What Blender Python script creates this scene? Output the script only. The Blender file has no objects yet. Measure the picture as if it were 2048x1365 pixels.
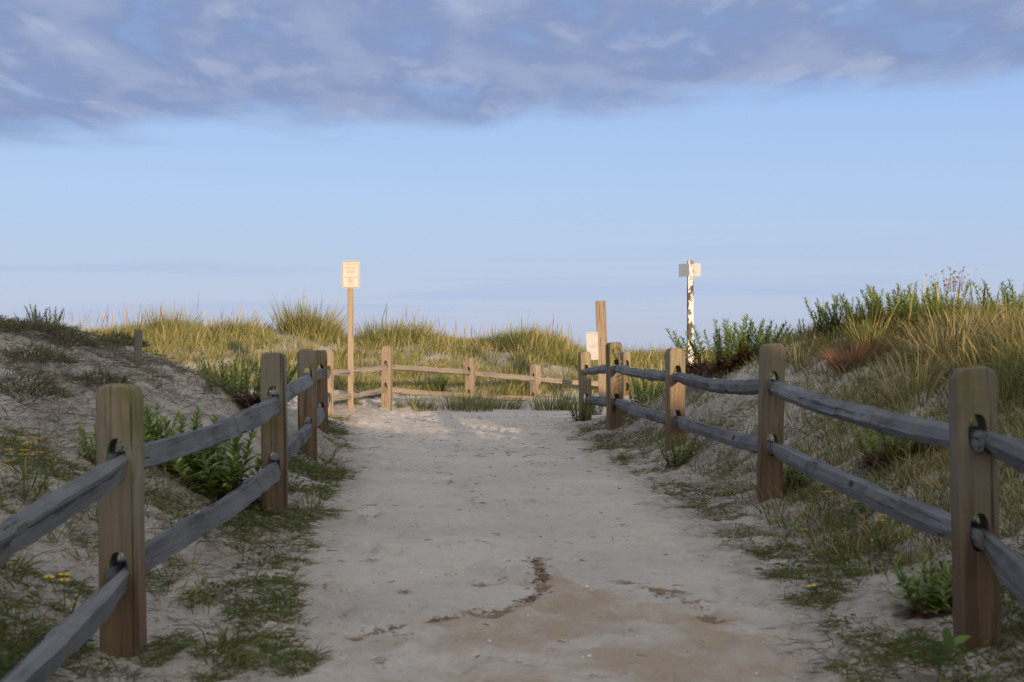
import bpy, bmesh, math, random
import numpy as np
from mathutils import Vector, Matrix
R = math.radians
scene = bpy.context.scene
COL = scene.collection
rng = np.random.default_rng(11)
random.seed(5)

# ------------------------------------------------------------------ camera
F = 2844.0            # focal length in photo pixels (photo 2048 x 1365)
HOR = 700.0           # photo row of the true horizon
CZ = 0.97             # eye height
cam_d = bpy.data.cameras.new('camera'); cam = bpy.data.objects.new('camera', cam_d); COL.objects.link(cam)
cam.location = (0, 0, CZ); cam.rotation_euler = (R(90), 0, 0)
cam_d.sensor_width = 36; cam_d.lens = 36 * F / 2048
cam_d.shift_y = (HOR - 682.5) / 2048
cam_d.clip_start = 0.05; cam_d.clip_end = 60000
cam_d.dof.use_dof = True; cam_d.dof.focus_distance = 15.5; cam_d.dof.aperture_fstop = 5.6
scene.camera = cam

# ------------------------------------------------------------------ light
SUN_EL, SUN_AZ = 7.0, 22.0     # sun low behind the camera, to its right
sun_to = Vector((math.sin(R(SUN_AZ)) * math.cos(R(SUN_EL)), -math.cos(R(SUN_AZ)) * math.cos(R(SUN_EL)), math.sin(R(SUN_EL))))
sl = bpy.data.lights.new('sun', 'SUN'); so = bpy.data.objects.new('sun', sl); COL.objects.link(so)
sl.energy = 5.0; sl.angle = R(0.5); sl.color = (1.0, 0.74, 0.49)
so.rotation_euler = sun_to.to_track_quat('Z', 'Y').to_euler()
scene.view_settings.view_transform = 'Standard'; scene.view_settings.look = 'None'
scene.view_settings.exposure = 0.4; scene.view_settings.gamma = 1.0

def build_world():
    w = bpy.data.worlds.new('World'); scene.world = w; w.use_nodes = True
    nt = w.node_tree; nt.nodes.clear(); N = nt.nodes.new; L = nt.links.new
    def math_(op, a, b=None, c=None, clamp=False):
        n = N('ShaderNodeMath'); n.operation = op; n.use_clamp = clamp
        for i, v in enumerate((a, b, c)):
            if v is None: continue
            if isinstance(v, (int, float)): n.inputs[i].default_value = v
            else: L(v, n.inputs[i])
        return n.outputs[0]
    def mix(f, a, b, mode='MIX'):
        n = N('ShaderNodeMix'); n.data_type = 'RGBA'; n.blend_type = mode
        for s, v in ((0, f), (6, a), (7, b)):
            if isinstance(v, (int, float)): n.inputs[s].default_value = v
            elif isinstance(v, tuple): n.inputs[s].default_value = v + (1,)
            else: L(v, n.inputs[s])
        return n.outputs[2]
    out = N('ShaderNodeOutputWorld'); bg = N('ShaderNodeBackground'); L(bg.outputs[0], out.inputs[0])
    tc = N('ShaderNodeTexCoord'); sep = N('ShaderNodeSeparateXYZ'); L(tc.outputs['Generated'], sep.inputs[0])
    x, y, z = sep.outputs
    sky = N('ShaderNodeTexSky'); sky.sky_type = 'NISHITA'; sky.sun_disc = False
    sky.sun_elevation = R(SUN_EL); sky.sun_rotation = R(180 - SUN_AZ); sky.air_density = 1.0; sky.dust_density = 0.6; sky.ozone_density = 2.0
    # clear-air colour by height above the horizon (the sky's own colour, all round)
    ramp = N('ShaderNodeValToRGB'); L(math_('MULTIPLY', z, 1.6, clamp=True), ramp.inputs[0])
    e = ramp.color_ramp.elements
    e[0].position = 0.0; e[0].color = (5.2, 6.0, 8.1, 1)
    e[1].position = 1.0; e[1].color = (1.6, 3.0, 7.0, 1)
    for p, c in ((0.06, (5.15, 6.15, 8.6, 1)), (0.17, (4.7, 6.35, 9.5, 1)), (0.28, (3.95, 5.8, 9.7, 1)), (0.5, (2.5, 4.4, 8.6, 1))):
        q = e.new(p); q.color = c
    clear = mix(0.78, sky.outputs[0], ramp.outputs[0])
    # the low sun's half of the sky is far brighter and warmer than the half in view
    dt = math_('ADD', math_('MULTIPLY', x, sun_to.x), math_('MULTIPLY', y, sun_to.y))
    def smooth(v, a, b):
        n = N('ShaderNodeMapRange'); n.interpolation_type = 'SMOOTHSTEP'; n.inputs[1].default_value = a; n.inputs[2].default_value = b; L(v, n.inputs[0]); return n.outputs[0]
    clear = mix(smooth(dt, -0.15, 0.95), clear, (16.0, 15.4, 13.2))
    # clouds on a flat layer overhead
    zz = math_('ADD', math_('MAXIMUM', z, 0.0), 0.045)
    cv = N('ShaderNodeCombineXYZ'); L(math_('DIVIDE', x, zz), cv.inputs[0]); L(math_('DIVIDE', y, zz), cv.inputs[1])
    def noise(scale, detail, rough, sx=1, sy=1, off=0, dist=0.0):
        m = N('ShaderNodeMapping'); m.inputs['Scale'].default_value = (sx, sy, 1); m.inputs['Location'].default_value = (off, off * .7, 0); L(cv.outputs[0], m.inputs[0])
        n = N('ShaderNodeTexNoise'); n.inputs['Scale'].default_value = scale; n.inputs['Detail'].default_value = detail
        n.inputs['Roughness'].default_value = rough; n.inputs['Distortion'].default_value = dist; L(m.outputs[0], n.inputs[0])
        return n.outputs[0]
    def sstep(v, a, b):
        n = N('ShaderNodeMapRange'); n.interpolation_type = 'SMOOTHSTEP'; n.inputs[1].default_value = a; n.inputs[2].default_value = b; L(v, n.inputs[0]); return n.outputs[0]
    n1 = noise(0.9, 9, 0.56, 1.5, 1.0, 3.1, 0.15)
    n2 = noise(1.5, 9, 0.55, 2.0, 1.0, 8.7, 0.2)
    n4 = noise(2.4, 8, 0.55, 2.2, 1.0, 21.7, 0.3)
    n3 = noise(0.45, 7, 0.5, 0.5, 1.0, 1.3)
    # deck edge: lower on one side of the view than on the other
    h = math_('ADD', z, math_('MULTIPLY', x, -0.072))
    deck = math_('ADD', h, math_('MULTIPLY', math_('SUBTRACT', n1, 0.5), 0.07))
    m1 = sstep(deck, 0.152, 0.180)
    holes = sstep(n2, 0.34, 0.50)
    m1 = math_('MULTIPLY', m1, math_('ADD', math_('MULTIPLY', holes, 0.32), 0.68))
    body = mix(sstep(n2, 0.38, 0.62), (2.1, 2.85, 4.95), (3.1, 3.85, 5.85))
    body = mix(math_('MULTIPLY', sstep(n4, 0.54, 0.68), 0.38), body, (4.7, 5.2, 6.8))
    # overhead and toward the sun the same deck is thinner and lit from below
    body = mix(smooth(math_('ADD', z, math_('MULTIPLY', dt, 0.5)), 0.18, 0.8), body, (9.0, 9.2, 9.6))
    c = mix(m1, clear, body)
    # thin streaks low over the sea
    low = math_('MULTIPLY', sstep(n3, 0.47, 0.62), math_('MULTIPLY', sstep(z, 0.012, 0.03), math_('SUBTRACT', 1.0, sstep(z, 0.05, 0.085))))
    c = mix(math_('MULTIPLY', low, 0.45), c, (4.0, 4.9, 7.4))
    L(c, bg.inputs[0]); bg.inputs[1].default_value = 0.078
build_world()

# ------------------------------------------------------------------ helpers
def tag(o, label=None, cat=None, group=None, kind=None):
    if label: o['label'] = label
    if cat: o['category'] = cat
    if group: o['group'] = group
    if kind: o['kind'] = kind
    return o
def link(o, parent=None):
    COL.objects.link(o)
    if parent: o.parent = parent
    return o
def empty(name, loc, rz=0.0):
    o = bpy.data.objects.new(name, None); o.location = loc; o.rotation_euler = (0, 0, rz); o.empty_display_size = .1
    return link(o)
def mesh_obj(name, verts, faces, mat, parent=None, smooth=False):
    me = bpy.data.meshes.new(name); me.from_pydata([tuple(v) for v in verts], [], [tuple(f) for f in faces]); me.update()
    if smooth: me.polygons.foreach_set('use_smooth', [True] * len(me.polygons))
    me.materials.append(mat)
    return link(bpy.data.objects.new(name, me), parent)

class Strips:
    """collects tapered ribbons (blades, leaves, stems) as quads with a colour per vertex"""
    def __init__(s): s.v = []; s.q = []; s.c = []; s.n = 0
    def add(s, root, d, L, W, bend, c0, c1, prof=(1, .85, .55, .06), side=None, lat=None):
        root = np.atleast_2d(np.asarray(root, float)); n = len(root)
        d = np.broadcast_to(np.asarray(d, float), (n, 3)); d = d / np.linalg.norm(d, axis=1, keepdims=True)
        L = np.broadcast_to(np.asarray(L, float), (n,)); W = np.broadcast_to(np.asarray(W, float), (n,)); bend = np.broadcast_to(np.asarray(bend, float), (n,))
        c0 = np.broadcast_to(np.asarray(c0, float), (n, 3)); c1 = np.broadcast_to(np.asarray(c1, float), (n, 3))
        if side is None:
            r = rng.normal(size=(n, 3)); r[:, 2] *= .3
            side = np.cross(d, r); side /= np.linalg.norm(side, axis=1, keepdims=True) + 1e-9
        m = len(prof); hz = d.copy(); hz[:, 2] = 0
        V = np.empty((n, m, 2, 3)); C = np.empty((n, m, 2, 3))
        for k, p in enumerate(prof):
            t = k / (m - 1)
            pos = root + L[:, None] * (d * t * (1 - .25 * bend[:, None] * t) + hz * (bend * t * t * .8)[:, None])
            pos[:, 2] -= L * bend * t * t * .55
            if lat is not None: pos = pos + lat * (math.sin(t * 3.1) * L[:, None])
            V[:, k, 0] = pos - side * (W * p * .5)[:, None]; V[:, k, 1] = pos + side * (W * p * .5)[:, None]
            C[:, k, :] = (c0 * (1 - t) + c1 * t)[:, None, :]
        base = s.n + np.arange(n)[:, None] * (2 * m) + np.arange(m - 1)[None, :] * 2
        Q = np.stack([base, base + 1, base + 3, base + 2], axis=-1).reshape(-1, 4)
        s.v.append(V.reshape(-1, 3)); s.c.append(C.reshape(-1, 3)); s.q.append(Q); s.n += n * m * 2
    def mesh(s, name, mat):
        v = np.concatenate(s.v); q = np.concatenate(s.q); c = np.concatenate(s.c)
        me = bpy.data.meshes.new(name)
        me.vertices.add(len(v)); me.vertices.foreach_set('co', v.ravel())
        me.loops.add(q.size); me.loops.foreach_set('vertex_index', q.ravel())
        me.polygons.add(len(q)); me.polygons.foreach_set('loop_start', np.arange(0, q.size, 4)); me.polygons.foreach_set('loop_total', np.full(len(q), 4))
        me.update()
        a = me.color_attributes.new('col', 'FLOAT_COLOR', 'POINT')
        a.data.foreach_set('color', np.concatenate([c, np.ones((len(c), 1))], 1).ravel())
        me.materials.append(mat)
        return me
    def build(s, name, mat, parent=None):
        return link(bpy.data.objects.new(name, s.mesh(name, mat)), parent)

# value noise, vectorised
_tab = rng.random((256, 256))
def vnoise(x, y):
    xi = np.floor(x).astype(int); yi = np.floor(y).astype(int); fx = x - xi; fy = y - yi
    fx = fx * fx * (3 - 2 * fx); fy = fy * fy * (3 - 2 * fy)
    a = _tab[xi & 255, yi & 255]; b = _tab[(xi + 1) & 255, yi & 255]; c = _tab[xi & 255, (yi + 1) & 255]; d = _tab[(xi + 1) & 255, (yi + 1) & 255]
    return (a * (1 - fx) + b * fx) * (1 - fy) + (c * (1 - fx) + d * fx) * fy
def fbm(x, y, o=4):
    s = 0; a = .5
    for k in range(o):
        s = s + a * (vnoise(x * 2 ** k + 17.3 * k, y * 2 ** k + 5.1 * k) - .5); a *= .5
    return s
def ss(a, b, x):
    t = np.clip((x - a) / (b - a), 0, 1); return t * t * (3 - 2 * t)

# ------------------------------------------------------------------ terrain
STATIONS = [
 (-12, [(-9, 1.6), (-4, 1.0), (-1.6, -.02), (-1, -.1), (1, -.1), (1.8, .1), (5, 1.0)]),
 (0,   [(-9, 1.2), (-4, .8), (-2.4, .35), (-1.6, .02), (-1, -.1), (.95, -.1), (1.7, 0), (2.6, .35), (4, .8), (9, 1.2)]),
 (3,   [(-9, 1.2), (-4, .85), (-2.4, .42), (-1.6, .06), (-1.2, -.03), (.95, -.05), (1.5, 0), (1.9, .13), (2.6, .42), (4, .85), (9, 1.2)]),
 (4.6, [(-9, 1.2), (-4, .95), (-3, .72), (-2, .33), (-1.6, .12), (-1.3, .0), (-.9, 0), (.95, 0), (1.5, .03), (1.8, .14), (2.3, .36), (3, .62), (4, .92), (9, 1.3)]),
 (6,   [(-9, 1.2), (-4, 1.02), (-3, .8), (-2.1, .42), (-1.6, .18), (-1.25, .06), (-.95, .035), (1.0, .03), (1.5, .09), (2, .3), (2.5, .5), (3, .75), (4, 1.1), (9, 1.35)]),
 (7.6, [(-9, 1.25), (-4, 1.15), (-3.2, .95), (-2.6, .7), (-2.2, .5), (-1.6, .24), (-1.25, .09), (-1.0, .065), (.95, .065), (1.45, .11), (1.9, .36), (2.4, .6), (2.9, .82), (3.5, .98), (4.2, 1.08), (9, 1.2)]),
 (9,   [(-9, 1.3), (-4, 1.25), (-3.2, 1.1), (-2.8, .92), (-2.3, .63), (-1.8, .35), (-1.4, .14), (-1.1, .09), (.85, .09), (1.4, .13), (1.8, .4), (2.3, .7), (2.8, .92), (3.3, 1.03), (4, 1.12), (9, 1.2)]),
 (10.2,[(-9, 1.3), (-4.2, 1.25), (-3.25, 1.15), (-2.75, 1.0), (-2.58, .92), (-2.23, .8), (-2.05, .69), (-1.77, .45), (-1.45, .14), (-1.15, .1), (.8, .1), (1.3, .13), (1.7, .44), (2.2, .78), (2.7, .98), (3.2, 1.08), (3.8, 1.15), (9, 1.2)]),
 (12,  [(-9, 1.15), (-4.2, 1.05), (-3.2, .92), (-2.6, .72), (-2.2, .52), (-1.85, .32), (-1.5, .14), (-1.2, .12), (.72, .11), (1.15, .14), (1.5, .45), (1.9, .8), (2.26, 1.02), (2.64, 1.13), (3.3, 1.2), (4, 1.2), (9, 1.2)]),
 (13.5,[(-9, 1.0), (-4.2, .9), (-3.2, .74), (-2.6, .56), (-2.1, .33), (-1.7, .15), (-1.3, .125), (.68, .12), (1.0, .14), (1.35, .45), (1.69, .74), (2, .86), (2.5, .98), (3.5, 1.12), (9, 1.2)]),
 (15.2,[(-9, .8), (-4.2, .7), (-3.2, .52), (-2.4, .3), (-1.9, .17), (-1.5, .13), (.66, .125), (.95, .14), (1.3, .32), (1.8, .5), (2.5, .65), (4, .75), (9, .8)]),
 (17,  [(-9, .5), (-4, .42), (-3, .33), (-2.3, .24), (-1.9, .2), (-1.3, .14), (.7, .13), (1.0, .15), (1.5, .22), (2.2, .35), (4, .5), (9, .5)]),
 (18.7,[(-9, .4), (-4, .36), (-2.6, .3), (-1.9, .22), (-1.4, .15), (-.6, .14), (3, .14), (4, .25), (9, .4)]),
 (20.3,[(-9, .45), (-4, .4), (-2.2, .34), (-1.2, .25), (-.6, .17), (.2, .14), (3, .15), (5, .25), (9, .4)]),
 (22,  [(-9, .6), (-5, .55), (-3, .5), (-1.6, .45), (-.6, .4), (.3, .35), (1, .25), (1.6, .2), (3, .25), (9, .4)]),
 (24,  [(-9, .85), (-7, .9), (-4, .95), (-3, .8), (-1.2, .75), (-.2, .66), (.3, .8), (1, .6), (1.6, .35), (2.2, .3), (3, .34), (9, .5)]),
 (26.6,[(-12, 1.1), (-8.8, 1.15), (-6.9, 1.28), (-5.6, 1.18), (-4.0, 1.38), (-3.1, 1.12), (-1.8, 1.16), (-.8, 1.02), (.3, 1.12), (1.0, .98), (1.5, .7), (2.1, .48), (3.1, .45), (6, .55), (12, .6)]),
 (29,  [(-12, 1.2), (-8.8, 1.2), (-6.9, 1.25), (-4, 1.2), (-3, 1.05), (-1.2, 1.05), (.34, .95), (1.4, .8), (2.2, .78), (4, .8), (12, .85)]),
 (34,  [(-12, .7), (0, .5), (2, .2), (12, .3)]),
 (45,  [(-12, -.6), (12, -.6)]),
]
GX = np.arange(-60, 60.01, .08); GY = np.arange(-60, 70.01, .2)
def _table():
    ys = np.array([s[0] for s in STATIONS]); rows = []
    for _, p in STATIONS:
        a = np.array(p); r = np.interp(GX, a[:, 0], a[:, 1])
        k = np.exp(-np.linspace(-2, 2, 5) ** 2 / 2); k /= k.sum()
        rows.append(np.convolve(np.pad(r, 2, 'edge'), k, 'valid'))
    rows = np.array(rows); T = np.empty((len(GX), len(GY)))
    for i in range(len(GX)): T[i] = np.interp(GY, ys, rows[:, i])
    k = np.exp(-np.linspace(-2, 2, 7) ** 2 / 2); k /= k.sum()
    P = np.pad(T, ((0, 0), (3, 3)), 'edge')
    return sum(k[j] * P[:, j:j + T.shape[1]] for j in range(7))
TAB = _table()
SU = np.array([-math.sin(R(SUN_AZ)), math.cos(R(SUN_AZ))]); SR = np.array([math.cos(R(SUN_AZ)), math.sin(R(SUN_AZ))])
# crest of an added, unseen dune behind the camera, shaped to shade the near half of the view: u across the sun, height at t=-18
SHADE_RIDGE_U = [-4, -1.6, -.6, .5, 3.1, 3.55, 3.85, 4.3, 4.8, 5.2, 5.6, 6.0, 6.6, 7.2, 8, 9.5, 13, 17, 24]
SHADE_RIDGE_V = [-2, .9, 2.4, 2.9, 2.9, 2.5, 1.75, 1.6, 1.62, 1.78, 1.86, 1.72, 1.9, 2.1, 2.35, 2.45, 2.3, 1.4, -1]
def H(x, y, fine=True):
    x = np.asarray(x, float); y = np.asarray(y, float)
    fx = np.clip((x - GX[0]) / .08, 0, len(GX) - 1.001); fy = np.clip((y - GY[0]) / .2, 0, len(GY) - 1.001)
    i = fx.astype(int); j = fy.astype(int); a = fx - i; b = fy - j
    z = (TAB[i, j] * (1 - a) + TAB[i + 1, j] * a) * (1 - b) + (TAB[i, j + 1] * (1 - a) + TAB[i + 1, j + 1] * a) * b
    # added dune ridge behind the camera, put there for its shadow
    t = x * SU[0] + y * SU[1]; u = x * SR[0] + y * SR[1]
    rh = np.interp(u, SHADE_RIDGE_U, SHADE_RIDGE_V) + 18 * math.tan(R(SUN_EL))
    prof = np.where(t < -18, np.exp(-((t + 18) / 8.0) ** 2), np.exp(-((t + 18) / 5.0) ** 2))
    z = np.where(y < 2, np.maximum(z, rh * prof), z)
    # beach and sea bed far off, gentle hummocks to the sides
    side = ss(6, 14, np.abs(x)) * (1 - ss(30, 45, y))
    z = z + side * (fbm(x * .13, y * .13, 3) * 2.2)
    z = z - ss(45, 110, y) * 3.2
    bank = pathmask(x, y)
    for px_, d_ in ((248, 4.6), (550, 7.3), (616, 10.3), (640, 13.2), (1955, 4.55), (1539, 7.8), (1350, 11.0), (1229, 13.8), (773, 18.5)):
        q = ((x - (px_ - 1024) / F * d_ + .02) / .17) ** 2 + ((y - d_ - .03) / .2) ** 2
        z = z + (.04 if d_ > 6 else -.012) * np.exp(-q)
    if fine:
        far = 1 - ss(20, 32, y)
        z = z + (fbm(x * 1.3 + 3, y * 1.3, 3) * .10) * bank * (.5 + .5 * far)
        z = z + fbm(x * 6 + 9, y * 6, 4) * (.014 + .075 * bank) * far
        z = z + fbm(x * 17, y * 17, 3) * (.007 + .030 * bank) * far
    return z
PL = np.array([(-5, -1.05), (4, -.62), (4.7, -.62), (6, -.85), (7.6, -.98), (9.4, -1.08), (11, -1.2), (13, -1.45), (15.5, -1.75), (18, -1.85), (19.4, -1.0), (20.2, .1), (21.2, 1.2), (23, 4)])
PR = np.array([(-5, 1.1), (4, .95), (5, .98), (6.8, .98), (9.4, .84), (12, .68), (14, .62), (16, .62), (17.2, .85), (18, 3.0), (23, 6)])
def pathmask(x, y):
    l = np.interp(y, PL[:, 0], PL[:, 1]); r = np.interp(y, PR[:, 0], PR[:, 1])
    w = fbm(x * 1.7 + 40, y * 1.7, 3) * .35
    inside = ss(-.12, .22, np.minimum(x - l, r - x) + w)
    return 1 - inside * (y < 23)
def zat(x, y): return float(H(np.array([x]), np.array([y]))[0])
def ray(px, py, d): return Vector(((px - 1024) / F * d, d, CZ - (py - HOR) / F * d))
def ground(px, py, d0=3.0, d1=40.0):
    d = np.arange(d0, d1, .02); x = (px - 1024) / F * d; z = CZ - (py - HOR) / F * d
    h = H(x, d); k = np.argmax(z <= h)
    if not (z <= h).any(): k = len(d) - 1
    return Vector((x[k], d[k], h[k]))
def at(px, d):
    x = (px - 1024) / F * d; return Vector((x, d, zat(x, d)))

# ------------------------------------------------------------------ materials
def new_mat(name):
    m = bpy.data.materials.new(name); m.use_nodes = True; nt = m.node_tree; nt.nodes.clear()
    o = nt.nodes.new('ShaderNodeOutputMaterial'); b = nt.nodes.new('ShaderNodeBsdfPrincipled'); nt.links.new(b.outputs[0], o.inputs[0])
    return m, nt, b
class G:
    def __init__(s, nt): s.nt = nt
    def n(s, t, **kw):
        k = s.nt.nodes.new(t)
        for a, v in kw.items(): setattr(k, a, v)
        return k
    def set(s, sock, v):
        if isinstance(v, (int, float)): sock.default_value = v
        elif isinstance(v, tuple): sock.default_value = v + (1,) if sock.type == 'RGBA' and len(v) == 3 else v
        else: s.nt.links.new(v, sock)
    def math(s, op, a, b=None, clamp=False):
        k = s.n('ShaderNodeMath', operation=op, use_clamp=clamp); s.set(k.inputs[0], a)
        if b is not None: s.set(k.inputs[1], b)
        return k.outputs[0]
    def mix(s, f, a, b, mode='MIX'):
        k = s.n('ShaderNodeMix', data_type='RGBA', blend_type=mode); s.set(k.inputs[0], f); s.set(k.inputs[6], a); s.set(k.inputs[7], b); return k.outputs[2]
    def step(s, v, a, b):
        k = s.n('ShaderNodeMapRange', interpolation_type='SMOOTHSTEP'); s.set(k.inputs[0], v); k.inputs[1].default_value = a; k.inputs[2].default_value = b; return k.outputs[0]
    def coord(s, scale=(1, 1, 1), loc=None, kind='Object'):
        t = s.n('ShaderNodeTexCoord'); m = s.n('ShaderNodeMapping'); m.inputs['Scale'].default_value = scale
        s.nt.links.new(t.outputs[kind], m.inputs[0])
        if loc is not None: s.nt.links.new(loc, m.inputs['Location'])
        return m.outputs[0]
    def noise(s, vec, scale, detail=4, rough=.55, dist=0):
        k = s.n('ShaderNodeTexNoise'); k.inputs['Scale'].default_value = scale; k.inputs['Detail'].default_value = detail; k.inputs['Roughness'].default_value = rough; k.inputs['Distortion'].default_value = dist
        s.nt.links.new(vec, k.inputs[0]); return k.outputs[0]
    def attr(s, name, out='Fac'):
        k = s.n('ShaderNodeAttribute', attribute_name=name); return k.outputs[out]
    def bump(s, h, strength, dist, prev=None):
        k = s.n('ShaderNodeBump'); k.inputs['Strength'].default_value = strength; k.inputs['Distance'].default_value = dist; s.set(k.inputs['Height'], h)
        if prev is not None: s.nt.links.new(prev, k.inputs['Normal'])
        return k.outputs[0]
    def randloc(s):
        o = s.n('ShaderNodeObjectInfo'); c = s.n('ShaderNodeCombineXYZ')
        for i, m in enumerate((31.0, 57.0, 91.0)): s.nt.links.new(s.math('MULTIPLY', o.outputs['Random'], m), c.inputs[i])
        return c.outputs[0], o.outputs['Random']

def sand_material():
    m, nt, b = new_mat('sand'); g = G(nt); v = g.coord()
    bank = g.attr('bank'); wr = g.attr('wrack'); dp = g.attr('damp')
    n1 = g.noise(v, 1.3, 4); n2 = g.noise(v, 9, 6, .65); n3 = g.noise(v, 55, 4, .7); n4 = g.noise(v, 260, 2, .6)
    c = g.mix(g.step(n1, .35, .65), (.53, .48, .42), (.46, .412, .36))
    c = g.mix(g.math('MULTIPLY', g.step(n2, .5, .72), .45), c, (.36, .31, .265))
    c = g.mix(g.math('MULTIPLY', g.step(n3, .58, .75), .5), c, (.27, .225, .19))
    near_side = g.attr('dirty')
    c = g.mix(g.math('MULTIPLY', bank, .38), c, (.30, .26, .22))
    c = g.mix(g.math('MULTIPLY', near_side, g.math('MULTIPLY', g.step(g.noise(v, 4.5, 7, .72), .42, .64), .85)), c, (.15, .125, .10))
    c = g.mix(g.math('MULTIPLY', g.step(g.noise(v, 24, 5, .75), .56, .68), g.math('ADD', g.math('MULTIPLY', bank, .7), .10)), c, (.10, .075, .055))
    c = g.mix(g.math('MULTIPLY', g.step(g.noise(v, 95, 3, .7), .60, .72), g.math('ADD', g.math('MULTIPLY', bank, .35), .25)), c, (.13, .10, .075))
    c = g.mix(g.math('MULTIPLY', dp, g.step(g.noise(v, 2.6, 6, .65), .32, .62)), c, (.385, .30, .215))
    wn = g.step(g.math('ADD', g.math('MULTIPLY', wr, .74), g.math('ADD', g.math('MULTIPLY', g.math('SUBTRACT', g.noise(v, 5.5, 3, .6), .5), 3.2), g.math('MULTIPLY', g.math('SUBTRACT', g.noise(v, 38, 6, .75), .5), 2.4))), .50, .86)
    c = g.mix(g.math('MULTIPLY', wn, .9), c, (.20, .13, .075))
    vo = g.n('ShaderNodeTexVoronoi'); vo.inputs['Scale'].default_value = 26; nt.links.new(v, vo.inputs[0])
    c = g.mix(g.math('MULTIPLY', g.math('LESS_THAN', vo.outputs['Distance'], .1), g.step(g.noise(v, 11, 2), .5, .6)), c, (.16, .12, .09))
    nt.links.new(c, b.inputs['Base Color']); b.inputs['Roughness'].default_value = .95; b.inputs['Specular IOR Level'].default_value = .15
    hgt = g.math('ADD', g.math('MULTIPLY', n2, .6), g.math('MULTIPLY', n3, .35))
    nm = g.bump(hgt, 1.0, .04); nm = g.bump(n4, .7, .006, nm)
    nt.links.new(nm, b.inputs['Normal'])
    return m
def wood_material(name, axis, base, dark, grey, greyamt, algae, streak=22, foot=None):
    """grain runs along the given local axis"""
    m, nt, b = new_mat(name); g = G(nt); loc, rnd = g.randloc()
    sc = [streak] * 3; sc[axis] = .8
    gv = g.coord(tuple(sc), loc); v = g.coord((1, 1, 1), loc)
    g1 = g.noise(gv, 1.1, 6, .62, .8); g2 = g.noise(gv, 5.5, 4, .65); big = g.noise(v, 2.6, 4, .6)
    c = g.mix(g.math('MULTIPLY', g.step(g1, .36, .70), .8), base, dark)
    c = g.mix(g.math('MULTIPLY', g.step(g2, .54, .66), .75), c, tuple(k * .42 for k in dark))
    c = g.mix(g.math('MULTIPLY', g.step(big, .36, .62), greyamt), c, grey)
    cr = g.noise(g.coord(tuple(.35 if i == axis else 55 for i in range(3)), loc), 1.0, 3, .6, .4)
    crack = g.math('MULTIPLY', g.step(cr, .60, .66), g.step(g.noise(v, 3.1, 2), .4, .55))
    c = g.mix(g.math('MULTIPLY', crack, .8), c, tuple(k * .3 for k in dark))
    if algae: c = g.mix(g.math('MULTIPLY', g.step(g.noise(v, 4.2, 4, .6), .5, .68), algae), c, (.13, .125, .035))
    if foot:
        s = g.n('ShaderNodeSeparateXYZ'); nt.links.new(g.coord(), s.inputs[0])
        f = g.step(g.math('ADD', s.outputs[2], g.math('MULTIPLY', big, .5)), .75, .15)
        f = g.n('ShaderNodeMapRange'); f.inputs[1].default_value = .62; f.inputs[2].default_value = .15
        nt.links.new(g.math('ADD', s.outputs[2], g.math('MULTIPLY', g.math('SUBTRACT', big, .5), .5)), f.inputs[0])
        c = g.mix(g.math('MULTIPLY', f.outputs[0], .8), c, g.mix(g.step(g1, .34, .66), foot, tuple(k * .5 for k in foot)))
    hsv = g.n('ShaderNodeHueSaturation'); g.set(hsv.inputs['Color'], c); g.set(hsv.inputs['Value'], g.math('ADD', g.math('MULTIPLY', rnd, .3), .85))
    kv = g.n('ShaderNodeTexVoronoi'); kv.inputs['Scale'].default_value = 3.2; nt.links.new(g.coord(tuple(.55 if i == axis else 1.6 for i in range(3)), loc), kv.inputs[0])
    c = g.mix(g.step(kv.outputs['Distance'], .13, .07), hsv.outputs[0], tuple(k * .35 for k in dark))
    nt.links.new(c, b.inputs['Base Color']); b.inputs['Roughness'].default_value = .85; b.inputs['Specular IOR Level'].default_value = .25
    nt.links.new(g.bump(g.math('SUBTRACT', g.math('ADD', g1, g.math('MULTIPLY', g2, .6)), crack), 1.0, .010), b.inputs['Normal'])
    return m
def plant_material(name, trans=.3):
    m, nt, b = new_mat(name); g = G(nt); c = g.attr('col', 'Color')
    b.inputs['Roughness'].default_value = .6; b.inputs['Specular IOR Level'].default_value = .25
    nt.links.new(c, b.inputs['Base Color'])
    t = g.n('ShaderNodeBsdfTranslucent'); nt.links.new(c, t.inputs[0]); mx = g.n('ShaderNodeMixShader'); mx.inputs[0].default_value = trans
    nt.links.new(b.outputs[0], mx.inputs[1]); nt.links.new(t.outputs[0], mx.inputs[2])
    o = [n for n in nt.nodes if n.type == 'OUTPUT_MATERIAL'][0]; nt.links.new(mx.outputs[0], o.inputs[0])
    return m
def plain(name, col, rough=.5, metal=0.0, var=.12, scale=14):
    m, nt, b = new_mat(name); g = G(nt); v = g.coord()
    c = g.mix(g.step(g.noise(v, scale, 4), .4, .7), col, tuple(k * (1 - var) for k in col))
    nt.links.new(c, b.inputs['Base Color']); b.inputs['Roughness'].default_value = rough; b.inputs['Metallic'].default_value = metal
    return m
def peeling_material():
    m, nt, b = new_mat('peeling_white_paint'); g = G(nt)
    gv = g.coord((26, 26, 2.2)); v = g.coord((7, 7, 4.0))
    wood = g.mix(g.noise(gv, 1.5, 5), (.075, .058, .042), (.03, .024, .018))
    s = g.n('ShaderNodeSeparateXYZ'); nt.links.new(g.coord(), s.inputs[0])
    zone = g.step(s.outputs[2], .94, 1.0)   # bare patches only on the upper half of the post
    mask = g.math('MULTIPLY', g.step(g.noise(v, 1.3, 6, .66), .485, .52), zone)
    paint = g.mix(g.step(g.noise(gv, .8, 4), .45, .7), (.52, .50, .49), (.42, .40, .38))
    nt.links.new(g.mix(mask, paint, wood), b.inputs['Base Color']); b.inputs['Roughness'].default_value = .75
    nt.links.new(g.bump(mask, -.5, .004), b.inputs['Normal'])
    return m
M = {}
M['sand'] = sand_material()
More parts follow.
